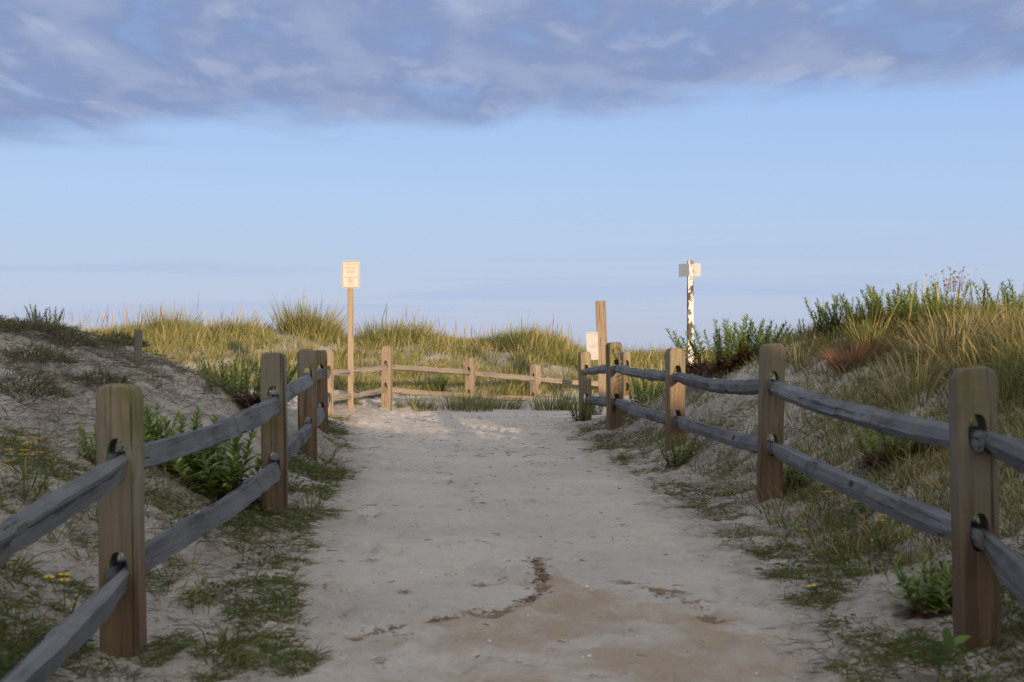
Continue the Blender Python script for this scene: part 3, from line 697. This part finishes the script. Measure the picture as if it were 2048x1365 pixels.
def bank_grass():
    S = Strips(); r = np.random.default_rng(8)
    # right bank: dense dry grass high up, thin blades low down
    k = 0; t = 0
    while k < 4000 and t < 220000:
        t += 1
        y = r.uniform(5.6, 14.5); x = r.uniform(1.0, .40 * y + .3)
        fx = np.interp(y, [4.5, 7.8, 11, 13.8, 16.8], [1.55, 1.5, 1.3, 1.05, .9])
        if x < fx - .15: continue
        up = (x - fx)
        px = 1024 + x / y * F
        dens = .24 + .75 * ss(.25, .9, up) * ss(1480, 1640, px)
        n = float(fbm(np.array([x * 1.6 + 4]), np.array([y * 1.6]), 3)[0])
        if r.random() > dens * (1 + 3.5 * n): continue
        hi = float(ss(.8, 1.8, up)); h = (.15 + .15 * hi) * r.uniform(.6, 1.3) * (1 if y < 9 else .78)
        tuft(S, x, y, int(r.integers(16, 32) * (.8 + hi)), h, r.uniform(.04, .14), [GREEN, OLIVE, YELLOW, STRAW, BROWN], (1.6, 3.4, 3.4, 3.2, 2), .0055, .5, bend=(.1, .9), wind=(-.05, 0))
        if r.random() < .06 * hi: seedheads(S, x, y, 1, h * 1.45, .05)
        k += 1
    tag(S.build('bank_grass', M['grass']), 'straw and green grass spread over the bank behind the right-hand fence', 'grass', kind='stuff')
bank_grass()
for px, py, h, n, sp, cols, w, lab in (
    (1705, 738, .30, 420, .10, [RUST, BROWN, RUST * 1.3], (3, 1, 2), 'feathery reddish brown grass clump on the bank above the long top rail'),
    (1600, 742, .42, 60, .05, [YELLOW, STRAW, OLIVE], (3, 2, 2), 'sparse yellow tuft of arching blades behind the second fence post'),
    (1740, 705, .55, 110, .07, [YELLOW, STRAW, OLIVE], (4, 2, 3), 'tall arching yellow-green tuft in the middle of the bank'),
    (1840, 905, .20, 380, .14, [RUST * .7, BROWN, RUST * .55], (3, 2, 1), 'low wiry rust brown tuft just under the long top rail'),
    (1900, 720, .5, 170, .14, [STRAW, YELLOW, BROWN], (4, 2, 2), 'tall dry straw-coloured tuft on the bank behind the nearest post'),
    (2010, 800, .5, 190, .14, [OLIVE, GREEN, YELLOW], (4, 3, 2), 'upright green tuft on the bank at the picture edge'),
    (1830, 800, .42, 150, .12, [OLIVE, YELLOW, STRAW], (3, 3, 2), 'mixed green and straw tuft close above the long top rail')):
    p = ground(px, py, 5, 14); S = Strips(); tuft(S, p.x, p.y, n, h, sp, cols, w, .0048, .8 if 'feathery' in lab or 'wiry' in lab else .45, bend=(.1, .6))
    tag(S.build('grass_tuft', M['grass']), lab, 'grass tuft', 'grass tufts on the right-hand bank')

def ground_cover():
    """short creeping grass and weeds along both edges of the path"""
    S = Strips(); r = np.random.default_rng(5)
    spots = [(620, 1085, 60), (640, 1030, 45), (660, 985, 40), (690, 955, 25), (560, 1190, 55), (530, 1240, 50), (520, 1300, 70), (600, 1325, 45), (570, 1130, 45), (640, 930, 35), (690, 900, 26), (665, 880, 24),
             (1215, 900, 55), (1250, 930, 30), (1300, 945, 40), (1350, 985, 45), (1390, 1010, 35), (1490, 1078, 55), (1540, 1110, 50), (1560, 1150, 45), (1620, 1190, 55), (1660, 1180, 40), (1770, 1300, 70), (1730, 1340, 70), (1830, 1290, 60), (1450, 1030, 40), (1175, 872, 40), (1280, 905, 45), (1900, 1340, 50),
             (430, 1330, 60), (330, 1310, 60), (380, 1200, 40), (100, 1190, 90), (60, 1290, 80), (180, 1060, 60), (300, 1150, 60), (30, 1000, 60), (150, 950, 60), (330, 1010, 50), (470, 1060, 40), (40, 890, 50), (1700, 1080, 50), (1620, 980, 50), (1800, 1000, 60), (1450, 940, 50), (1480, 830, 50), (1400, 860, 40)]
    for px, py, rp in spots:
        p = ground(px, py, 3.4, 20); rw = rp / F * p.y; n = int(620 * min(1.7, rp / 45))
        a = r.uniform(0, 6.28, n); q = rw * np.sqrt(r.random(n)); x = p.x + q * np.cos(a); y = p.y + q * np.sin(a) * 2.0
        keep = fbm(x * 7, y * 7, 2) > -.07 ; x, y = x[keep], y[keep]; n = len(x)
        if n == 0: continue
        d = np.stack([r.normal(0, .9, n), r.normal(0, .9, n), r.uniform(.15, 1.0, n)], 1); c = palette(n, [GREEN * 1.25, OLIVE, YELLOW * .8, BROWN], (4, 3, 1, 1.8))
        S.add(np.stack([x, y, H(x, y) - .003], 1), d, r.uniform(.02, .085, n), r.uniform(.002, .005, n), r.uniform(.2, 1.1, n), c * .8, c * 1.1)
    # ragged strips between fence and track, thinner growth further up the banks
    LX = lambda y: np.interp(y, [3.5, 4.6, 7.3, 10.3, 13.2, 16], [-1.36, -1.33, -1.22, -1.45, -1.8, -2.1]); RX = lambda y: np.interp(y, [3.5, 4.6, 7.8, 11, 13.8, 16.8], [1.5, 1.49, 1.43, 1.27, 1.02, .87])
    for N_, kind in ((110000, 'edge'), (120000, 'bank')):
        y = 3.5 + 13 * r.random(N_) ** 1.25; left = r.random(N_) < .5
        pl = np.interp(y, PL[:, 0], PL[:, 1]); pr = np.interp(y, PR[:, 0], PR[:, 1])
        if kind == 'edge': x = np.where(left, LX(y) - .15 + (pl - .06 - LX(y) + .15) * r.random(N_), RX(y) + .25 - (RX(y) + .25 - pr - .08) * r.random(N_))
        else: x = np.where(left, LX(y) - (.38 * y + .1 - 1.2) * r.random(N_), RX(y) + (.40 * y - .9) * r.random(N_))
        dn = fbm(x * 2.3 + 31, y * 1.9, 4) + .5 * fbm(x * .8 + 3, y * .8, 2)
        near = 1 - ss(6.5, 11, y)
        if kind == 'edge': k = dn > r.uniform(-.04, .22, N_) + np.where(left & (y > 10.5), .05, 0) + .09 * (left & (x < pl - .42) & (y < 9))
        else: k = dn > r.uniform(.0, .30, N_) - .10 * near * left - .06 * (~left) + .12 * (left & (y > 7.5))
        x, y = x[k], y[k]; n = len(x)
        d = np.stack([r.normal(0, .8, n), r.normal(0, .8, n), r.uniform(.2, 1.2, n)], 1); c = palette(n, [GREEN, OLIVE * .75, YELLOW * .7, BROWN * .8, np.array((.11, .085, .06))], (4, 3, 1, 2, 1.4))
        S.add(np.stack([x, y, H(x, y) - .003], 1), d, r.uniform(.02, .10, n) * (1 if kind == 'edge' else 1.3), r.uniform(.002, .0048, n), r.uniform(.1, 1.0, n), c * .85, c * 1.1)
        # small broad leaves among the blades
        k = r.random(n) < .10; x, y = x[k], y[k]; n = len(x); d = np.stack([r.normal(0, 1, n), r.normal(0, 1, n), r.uniform(.1, .8, n)], 1); c = palette(n, [GREEN * 1.3, OLIVE, np.array((.12, .16, .05))], (3, 2, 2))
        S.add(np.stack([x, y, H(x, y) + r.uniform(0, .04, n)], 1), d, r.uniform(.015, .035, n), r.uniform(.008, .015, n), .4, c, c, prof=(.3, 1, .8, .1))
    # upright thin blades on both banks
    N_ = 1150; y = 3.6 + 10 * r.random(N_) ** 1.3; left = r.random(N_) < .36; x = np.where(left, LX(y) + .25 - r.random(N_) * 1.3, RX(y) - .2 + r.random(N_) * 1.6)
    k = (fbm(x * 1.5 + 2, y * 1.5, 3) > -.06) & ~(left & (y > 7.5) & (x < LX(y) - .15)); x, y = x[k], y[k]
    for xx, yy in zip(x, y): tuft(S, xx, yy, int(r.integers(5, 16)), r.uniform(.08, .27), .045, [GREEN, OLIVE, YELLOW, STRAW, BROWN], (2.4, 3, 2.2, 1.6, 1), .0042, .7, bend=(.2, 1.0))
    # longer loose blades arching out of the near sand
    for px, py, n, L in ((430, 1310, 40, .30), (470, 1290, 26, .26), (60, 960, 30, .28), (110, 1010, 30, .28), (180, 1120, 20, .25), (20, 1130, 30, .25), (620, 1010, 16, .18), (1620, 900, 18, .25), (1490, 880, 30, .28), (1330, 890, 22, .25), (1440, 850, 30, .25), (1290, 870, 24, .22), (1560, 960, 26, .22), (1600, 1010, 20, .2), (1650, 1150, 14, .2), (1760, 1060, 16, .22), (1990, 1020, 20, .25)):
        p = ground(px, py, 3.4, 20); tuft(S, p.x, p.y, n, L, .05, [GREEN, OLIVE, YELLOW], (2, 3, 1.5), .0055, .9, bend=(.4, 1.2))
    tag(S.build('ground_cover', M['grass']), 'short creeping grass and weeds fringing both edges of the path', 'ground cover', kind='stuff')
ground_cover()

def litter():
    """dry twigs, roots and dead stems lying on the sand of both banks"""
    S = Strips(); r = np.random.default_rng(14)
    N = 34000; y = r.uniform(3.6, 13.5, N); sgn = r.random(N) < .55
    x = np.where(sgn, -r.uniform(.02, 1, N) * (.40 * y - .8) - .95, .9 + r.uniform(0, 1, N) * (.42 * y - .7))
    dens = fbm(x * 1.1 + 7, y * 1.1, 3) + .15 * (pathmask(x, y) - .5)
    keep = (pathmask(x, y) > .35) & (dens > r.uniform(-.02, .26, N)); x, y = x[keep], y[keep]; n = len(x)
    a = r.uniform(0, 6.28, n); d = np.stack([np.cos(a), np.sin(a), r.uniform(-.05, .55, n)], 1)
    c = palette(n, [BROWN * .8, np.array((.10, .075, .06)), np.array((.22, .18, .14)), STRAW * .7], (2, 2, 3, 2))
    S.add(np.stack([x, y, H(x, y) + .004], 1), d, r.uniform(.015, .09, n) * r.uniform(.4, 1.6, n), r.uniform(.001, .0035, n), r.uniform(.1, .7, n), c, c, prof=(1, .9, .7, .5, .3), lat=np.stack([r.normal(0, .12, n), r.normal(0, .12, n), np.zeros(n)], 1))
    # crumbs and stalks trodden into the path
    N = 1500; y = r.uniform(3.6, 18.5, N); x = r.uniform(-1.5, 1.2, N); k = (pathmask(x, y) < .5) & (r.random(N) < .25 + .9 * ss(8, 16, y)); x, y = x[k], y[k]; n = len(x); a = r.uniform(0, 6.28, n)
    c = palette(n, [BROWN * .8, np.array((.10, .075, .06)), np.array((.22, .18, .14))], (3, 3, 2))
    S.add(np.stack([x, y, H(x, y) + .004], 1), np.stack([np.cos(a), np.sin(a), r.uniform(0, .3, n)], 1), r.uniform(.01, .06, n) * np.where(r.random(n) < .05, 3, 1), r.uniform(.002, .006, n), .3, c, c, prof=(1, .9, .7, .5))
    # crumbly ridge of plant debris along the old water line
    for line, N, w in ((((720, 1272), (800, 1250), (850, 1243), (920, 1228), (1000, 1222), (1045, 1208), (1078, 1185), (1082, 1150), (1072, 1115)), 1300, .015), (((1272, 1168), (1310, 1178), (1350, 1188), (1375, 1210), (1410, 1238)), 500, .03)):
        P = np.array([tuple(ground(*p)[:2]) for p in line]); t = r.uniform(0, len(P) - 1, N); i = t.astype(int); f = (t - i)[:, None]; q = P[i] * (1 - f) + P[np.minimum(i + 1, len(P) - 1)] * f + r.normal(0, w, (N, 2)) * r.uniform(.3, 1.6, (N, 1))
        keep = fbm(q[:, 0] * 6, q[:, 1] * 6, 2) > r.uniform(-.12, .14, N); q = q[keep]; n = len(q); x, y = q.T; a = r.uniform(0, 6.28, n)
        c = palette(n, [BROWN * .8, np.array((.17, .095, .045)), np.array((.12, .075, .045)), np.array((.28, .19, .11))], (2, 3, 2, 3))
        S.add(np.stack([x, y, H(x, y) - .004], 1), np.stack([np.cos(a), np.sin(a), r.uniform(.0, .6, n)], 1), r.uniform(.006, .03, n), r.uniform(.002, .006, n), .4, c, c, prof=(.7, 1, .8, .3))
    # matted dead growth on the high part of the left slope
    for px, py, n, sp in ((60, 680, 260, .35), (170, 690, 220, .3), (230, 720, 200, .25), (340, 700, 200, .22), (120, 740, 240, .35), (320, 760, 160, .22), (30, 820, 220, .3), (90, 770, 160, .3), (420, 720, 150, .15), (390, 750, 130, .16), (230, 870, 80, .25), (120, 880, 80, .3), (470, 800, 130, .12)):
        p = ground(px, py, 5, 13); q = r.normal(0, sp, (n, 2)); x = p.x + q[:, 0]; y = p.y + q[:, 1]
        n = int(n * 2.6); q = r.normal(0, sp * 1.15, (n, 2)); x = p.x + q[:, 0]; y = p.y + q[:, 1]
        d = np.stack([r.normal(0, .8, n), r.normal(0, .8, n), r.uniform(.1, .9, n)], 1); c = palette(n, [BROWN, np.array((.13, .12, .075)), np.array((.17, .16, .10)), np.array((.20, .17, .13))], (2, 3, 3, 2))
        S.add(np.stack([x, y, H(x, y)], 1), d, r.uniform(.05, .17, n), r.uniform(.0025, .005, n), r.uniform(.2, .9, n), c * .85, c)
    tag(S.build('dry_twigs', M['dry']), 'dead twigs and dry stems strewn over the sandy banks', 'twigs', kind='stuff')
litter()

# ------------------------------------------------------------------ leafy plants
def leafy(nst, h, spread, leaf, dens, lean=.25, old=.25, tint=1.0, wide=.18):
    """clump of upright stems set with narrow leaves; returns stem and leaf meshes in local space"""
    A, B = Strips(), Strips()
    LG = [np.array((.20, .265, .055)), np.array((.27, .325, .08)), np.array((.13, .175, .04))]
    for i in range(nst):
        r = spread * math.sqrt(rng.random()); a = rng.uniform(0, 2 * math.pi); root = np.array((r * math.cos(a), r * math.sin(a), -.03))
        d = np.array((math.cos(a) * lean * r / max(spread, .01) + rng.normal(0, .08), math.sin(a) * lean * r / max(spread, .01) + rng.normal(0, .08), 1.0)); d /= np.linalg.norm(d)
        L = h * rng.uniform(.65, 1.1); cs = np.array((.13, .06, .035))
        for _ in range(2): A.add(root, d, L, .0065, .05, cs, np.array((.11, .14, .04)), prof=(1, .8, .6, .4))
        n = int(dens * L / .5); t = np.linspace(.12, 1.0, n) + rng.normal(0, .01, n); t = np.clip(t, .08, 1.0)
        hz = d.copy(); hz[2] = 0
        pos = root + L * (d * t[:, None] * (1 - .0125 * t[:, None]) + hz * (.04 * t * t)[:, None]); pos[:, 2] -= L * .05 * t * t * .55
        az = np.arange(n) * 2.4 + rng.uniform(0, 6) + rng.normal(0, .3, n); up = .55 + 1.1 * t ** 2 + rng.normal(0, .12, n)
        dd = np.stack([np.cos(az), np.sin(az), up], 1); ll = leaf * (1.15 - .72 * t) * rng.uniform(.75, 1.2, n)
        c = palette(n, LG, (3, 3, 1.5)) * tint; dead = (t < old + rng.normal(0, .06, n)); yel = (t < old + .16) & (rng.random(n) < .3)
        c[yel] = np.array((.25, .20, .04)) * rng.uniform(.8, 1.2, (yel.sum(), 1)); c[dead] = palette(dead.sum(), [np.array((.14, .055, .03)), np.array((.09, .05, .035)), np.array((.2, .09, .035))], (2, 2, 1)) if dead.any() else c[dead]
        dd[dead, 2] -= .8
        side = np.stack([-np.sin(az), np.cos(az), np.zeros(n)], 1)
        B.add(pos, dd, ll, ll * wide, rng.uniform(.25, .75, n), c, c * 1.05, prof=(.35, .9, 1, .7, .08), side=side)
    return A, B
def plant(name, loc, meshes, label, cat, group, rz=0, s=1.0):
    o = empty(name, loc, rz); o.scale = (s, s, s); tag(o, label, cat, group)
    for nm, me in meshes: link(bpy.data.objects.new(nm, me), o)
    return o
def lm(A, B, extra=()):
    return [('stem', A.mesh('stem', M['plant'])), ('leaves', B.mesh('leaves', M['plant']))] + list(extra)
GP = 'leafy green goldenrod plants on the dunes'
big = lm(*leafy(38, .54, .36, .13, 74, .55, .34, wide=.18)); mid = lm(*leafy(20, .50, .21, .115, 72, .5, .27, wide=.18)); small = lm(*leafy(9, .44, .10, .11, 76, .4, .12, wide=.2)); broad = lm(*leafy(13, .48, .15, .17, 54, .5, .16, wide=.22)); single = lm(*leafy(2, .38, .05, .075, 60, .3, .06))
for px, py, d, kind, s, rz, lab in (
    (1450, 735, 12.6, big, .90, .4, 'widest bushy green plant with red dead lower leaves, beside the peeling white post'),
    (1520, 742, 12.2, mid, .72, 2.0, 'smaller leafy plant crowding the second fence post from behind'),
    (487, 792, 10.3, big, .68, 1.2, 'dense leafy bush with brown dead stems behind the second and third fence posts'),
    (450, 735, 10.8, mid, .6, 3.3, 'lighter leafy plant standing at the edge of the bush with brown stems'),
    (448, 945, 7.3, broad, .86, .2, 'broad-leaved plant growing below the long top rail of the shaded fence'),
    (362, 870, 7.5, broad, .80, 1.7, 'leaning plant with pointed leaves above the rail beside the nearest shaded post'),
    (318, 840, 7.6, small, .75, .7, 'small leafy sprig half hidden by the nearest shaded post'),
    (205, 860, 7.0, small, .55, .1, 'low sprig on bare sand at the shadowed side of the nearest post'),
    (410, 855, 7.8, small, .72, 2.8, 'upright sprig on the sand between the broad-leaved plants'),
    (75, 648, 10.4, small, .36, .5, 'dark sprig silhouetted on the shaded dune crest'),
    (100, 650, 10.6, small, .42, 2.5, 'second dark sprig on the shaded dune crest, by the taller stalks'),
    (1660, 662, 11.6, small, .80, .9, 'first upright sprig at the low end of the bank crest row'),
    (1700, 655, 11.5, mid, .62, 1.9, 'bushy green sprigs in the crest row above the rust brown tuft'),
    (1745, 655, 11.3, mid, .72, 2.4, 'tallest pair of green spires in the crest row'),
    (1800, 665, 11.0, mid, .80, 2.9, 'bright green leafy plant in the middle of the crest row'),
    (1840, 670, 10.6, mid, .75, 3.3, 'green plant reaching below the crest row toward the dry grass'),
    (1870, 640, 10.8, small, .9, 3.6, 'green spire beside the yellowing shrub on the crest'),
    (1720, 668, 10.6, mid, .55, .6, 'leafy plant low on the crest row, just above the reddish tuft'),
    (1775, 640, 11.2, small, .95, 1.4, 'slim green spire in the crest row left of the bright green plant'),
    (1925, 650, 10.4, mid, .6, 2.2, 'leafy plant at the foot of the yellowing shrub'),
    (1985, 650, 10.2, mid, .6, 5.1, 'leafy plant between the seed spike and the picture edge'),
    (2035, 640, 10.5, mid, .85, 4.1, 'leafy green plant on the crest at the picture edge'),
    (1615, 675, 12.0, small, .5, 4.4, 'grey dark sprig where the bare sand of the crest begins'),
    (1790, 845, 7.4, mid, .62, 4.7, 'dark green leafy plant just above the long top rail of the bank fence'),
    (1872, 1190, 5.0, broad, .5, 5.0, 'dark leafy weed at the foot of the nearest bank post'),
    (1162, 842, 16.2, small, .75, 5.2, 'drooping green weed at the foot of the last bank post, by the path'),
    (1195, 770, 18.0, small, .6, 1.2, 'green sprig showing between rails below the white box'),
    (1300, 735, 16.5, small, .95, 5.6, 'pair of green spires seen over the rail in the dune gap'),
    (1275, 760, 15.5, mid, .8, 5.9, 'leafy growth behind the rail between the third and fourth bank posts'),
    (868, 782, 21.2, mid, .62, 6.1, 'bright green plant just past the first far fence post, under the top rail'),
    (745, 775, 20.0, mid, .62, .3, 'bright green plant between the sign post and the first far fence post'),
    (885, 770, 22.0, small, .6, .8, 'single pale green spire on the far slope above the rail'),
    (1355, 905, 10.4, small, .62, 2.2, 'yellow-green weed leaning at the third bank post'),
    (1570, 930, 7.9, small, .6, 3.0, 'thin green weeds beside the foot of the second bank post'),
    (1555, 1010, 7.5, single, .42, 1.0, 'bright two-leaved sprout touching the foot of the second bank post')):
    p = at(px, d); plant('goldenrod_plant', p, kind, lab, 'plant', GP, rz, s)
# yellowing shrub with dry flower heads
A, B = leafy(16, .46, .17, .06, 60, .35, .1, 1.0); C_ = Strips()
for i in range(60):
    q = rng.normal(0, .10, 2); c = palette(1, [np.array((.24, .12, .05)), np.array((.32, .2, .06))], (1, 1))
    pz = rng.uniform(.42, .6)
    C_.add(np.tile((q[0], q[1], pz), (7, 1)), rng.normal(0, 1, (7, 3)), .016, .008, .1, c, c)
    C_.add((q[0] * .8, q[1] * .8, .36), (q[0] * .5, q[1] * .5, 1), pz - .34, .003, .05, BROWN, BROWN)
for me in (B,):
    for c in me.c: c[:] = np.where(rng.random((len(c), 1)) < .35, c * np.array((2.6, 1.35, .8)), c)
plant('yellowing_shrub', at(1905, 10.9), lm(A, B, [('flower_heads', C_.mesh('flower_heads', M['dry']))]), 'yellowing shrub topped with brown dried flower heads on the bank crest', 'shrub', None, 0, .78)
# cat-tail like dark seed spike
S = Strips(); S.add((0, 0, 0), (.06, 0, 1), .5, .006, .05, OLIVE, OLIVE, prof=(1, 1, 1, .8)); S2 = Strips()
for k in range(3): S2.add((.028, 0, .40), (.1, 0, 1), .24, .022, .05, np.array((.05, .03, .04)), np.array((.06, .04, .045)), prof=(.3, .9, 1, .9, .5, .1))
plant('seed_spike', at(1961, 9.4), [('stem', S.mesh('stem', M['dry'])), ('seed_head', S2.mesh('seed_head', M['dry']))], 'single dark purple seed spike rising above the bank grass', 'seed head', None, 0, .62)
# low grey-green shrubs on the shaded dune
def heather(n, rx, rz_):
    S = Strips(); a = rng.uniform(0, 6.28, n); q = np.sqrt(rng.random(n)); x = rx * q * np.cos(a); y = rx * q * np.sin(a); z = rz_ * (1 - q ** 2) * rng.uniform(.2, 1, n)
    d = np.stack([np.cos(a) * q + rng.normal(0, .5, n), np.sin(a) * q + rng.normal(0, .5, n), rng.uniform(.3, 1.3, n)], 1)
    c = palette(n, [np.array((.12, .125, .06)), np.array((.16, .155, .08)), np.array((.085, .10, .045)), BROWN], (3, 3, 3, 1))
    S.add(np.stack([x, y, z - .02], 1), d, rng.uniform(.03, .09, n), .0055, rng.uniform(0, .5, n), c * .8, c * 1.1); return S
for px, py, rx, rz_, lab in ((130, 690, .20, .12, 'round grey-green shrublet on the shaded slope just under the dark sprigs'), (20, 662, .36, .08, 'wide dusty shrub along the shaded crest at the picture edge'),
                           (45, 790, .24, .14, 'dusty olive shrublet on the shaded slope with dead brown skirts'), (230, 690, .22, .10, 'low scrubby mat below the crest beside the short grey stake'), (405, 735, .16, .12, 'small grey shrublet where the shaded slope meets the golden dune'),
                           (1395, 738, .14, .12, 'grey twiggy shrublet at the base of the peeling white post'), (1625, 668, .22, .14, 'dark grey twiggy shrublet on the bare crest of the bank'), (1575, 685, .14, .1, 'little dark shrublet at the low tip of the bank crest'), (60, 722, .26, .10, 'flat olive mat high on the shaded slope'), (200, 770, .18, .09, 'little brown-green mat in the middle of the shaded slope'), (330, 700, .18, .12, 'dusty shrublet right beside the short grey stake'), (255, 835, .14, .08, 'tiny mat on bare sand above the nearest shaded post'), (690, 810, .20, .14, 'dry tan shrublet on sunlit sand below the far rail'), (725, 795, .15, .1, 'olive shrublet in sun beneath the sign post')):
    p = ground(px, py, 5, 20) if px not in (1395,) else at(1395, 13.4)
    o = heather(int(560 * max(1, (rx / .18) ** 1.6)), rx, rz_).build('beach_heather', M['dry']); o.location = p; tag(o, lab, 'shrub', 'low scrub shrublets on the sand')
# yellow camphorweed flowers
def weed(nst, h, nfl):
    A, B = leafy(nst, h, .012, .045, 26, .6, .1, 1.15, .3); fl = []
    for i in range(nfl):
        S = Strips(); a = rng.uniform(0, 6.28); r = rng.uniform(.01, .07); c = np.array((r * math.cos(a), r * math.sin(a), h * rng.uniform(.85, 1.15)))
        S.add((0, 0, .02), c - np.array((0, 0, .02)), np.linalg.norm(c) - .015, .003, 0.0, (.10, .12, .04), (.12, .15, .04), prof=(1, .9, .8, .7))
        n = 14; az = np.arange(n) * 2 * math.pi / n; d = np.stack([np.cos(az), np.sin(az) - .25, np.full(n, .35)], 1); side = np.stack([-np.sin(az), np.cos(az), np.zeros(n)], 1)
        S.add(np.tile(c, (n, 1)), d, .019, .009, .2, (.78, .56, .02), (.82, .62, .03), prof=(.6, 1, 1, .4), side=side)
        S.add(np.tile(c, (8, 1)), rng.normal(0, .6, (8, 3)) + (0, -.3, .8), .007, .006, 0, (.55, .32, .01), (.6, .36, .01), prof=(1, 1, .6))
        fl.append(('flower', S.mesh('flower', M['petal'])))
    return lm(A, B, fl)
for px, py, h, nf, s, lab in ((50, 1015, .24, 10, 1, 'clump of yellow daisies above the near top rail at the picture edge'), (130, 1235, .13, 3, 1, 'yellow daisy pair just above the near lower rail'), (398, 1165, .09, 1, .8, 'single small yellow daisy between the rails near the first post'),
                              (1655, 1050, .16, 2, 1, 'two yellow daisies on a leafy stalk below the lower rail mid-span'), (1635, 1095, .07, 1, 1, 'lone yellow daisy low on the bank beside the creeping grass'), (1770, 1105, .14, 3, 1, 'leafy upright weed with yellow daisies nearest the foremost bank post'),
                              (1617, 1212, .06, 1, 1, 'yellow daisy flat at the very edge of the path'), (1800, 810, .10, 3, .8, 'tiny yellow daisies above the long top rail'), (1790, 890, .07, 1, 1, 'single yellow daisy just below the long top rail'), (1612, 960, .12, 2, .8, 'yellow daisy by the bend of the lower rail near the second post'),
                              (1395, 870, .1, 2, .8, 'small yellow blooms beside the third bank post'), (12, 1003, .14, 5, 1, 'yellow daisies half out of the picture beside the near rail'), (1850, 1010, .16, 3, .7, 'spindly weed with small yellow buds beside the foremost bank post'), (180, 1300, .05, 1, .7, 'faint yellow bud on the sand beneath the near lower rail'),
                              (1560, 1075, .14, 0, 1, 'round-leaved pale weed at the foot of the second bank post'), (1760, 1100, .12, 0, 1, 'green leafy weed without blooms on the lower bank')):
    p = ground(px, py, 3.3, 14); plant('flowering_weed' if nf else 'leafy_weed', p, weed(4, h, nf), lab, 'flower' if nf else 'weed', 'small weeds along the fences', rng.uniform(0, 6), s)
# big-leaved seedling in the near corner
S = Strips(); T = Strips(); T.add((0, 0, -.02), (0, 0, 1), .13, .006, 0, (.2, .07, .04), (.16, .10, .05))
az = np.array((2.9, 2.6, 1.5, 3.4, .6)); dd = np.stack([np.cos(az), np.sin(az) * .5, (.35, .8, 1.6, .1, .9)], 1)
c = palette(5, [np.array((.085, .14, .03)), np.array((.11, .165, .04))], (1, 1)); S.add(np.tile((0, 0, .09), (5, 1)) + rng.normal(0, .012, (5, 3)), dd, (.16, .13, .13, .15, .08), (.034, .03, .034, .034, .024), .5, c, c * 1.1, prof=(.2, .75, 1, .95, .6, .05), side=np.stack([-np.sin(az), np.cos(az), np.full(5, .5)], 1))
plant('broad_leaved_seedling', ground(1905, 1372, 3, 6), [('stem', T.mesh('stem', M['plant'])), ('leaves', S.mesh('leaves', M['plant']))], 'bright green seedling with long pointed leaves in front of the foremost bank post', 'plant', None)

# shell crumbs and pebbles on the path
def crumbs():
    r = np.random.default_rng(77); V, Fc = [], []
    for _ in range(420):
        y = 3.6 + 9 * r.random() ** 1.6; l = np.interp(y, PL[:, 0], PL[:, 1]) - .1; rr_ = np.interp(y, PR[:, 0], PR[:, 1]) + .1; x = r.uniform(l, rr_); z = zat(x, y); s = r.uniform(.002, .006) * (2.2 if r.random() < .05 else 1)
        b = len(V); k = 5
        for i in range(k): a = 2 * math.pi * i / k; V.append((x + s * math.cos(a) * r.uniform(.6, 1.3), y + s * math.sin(a) * r.uniform(.6, 1.3), z + .001))
        V.append((x, y, z + s * .7 + .001))
        for i in range(k): Fc.append((b + i, b + (i + 1) % k, b + k))
    tag(mesh_obj('shell_fragments', V, Fc, M['shell']), 'tiny pale shell fragments scattered on the sandy path', 'shells', kind='stuff')
crumbs()
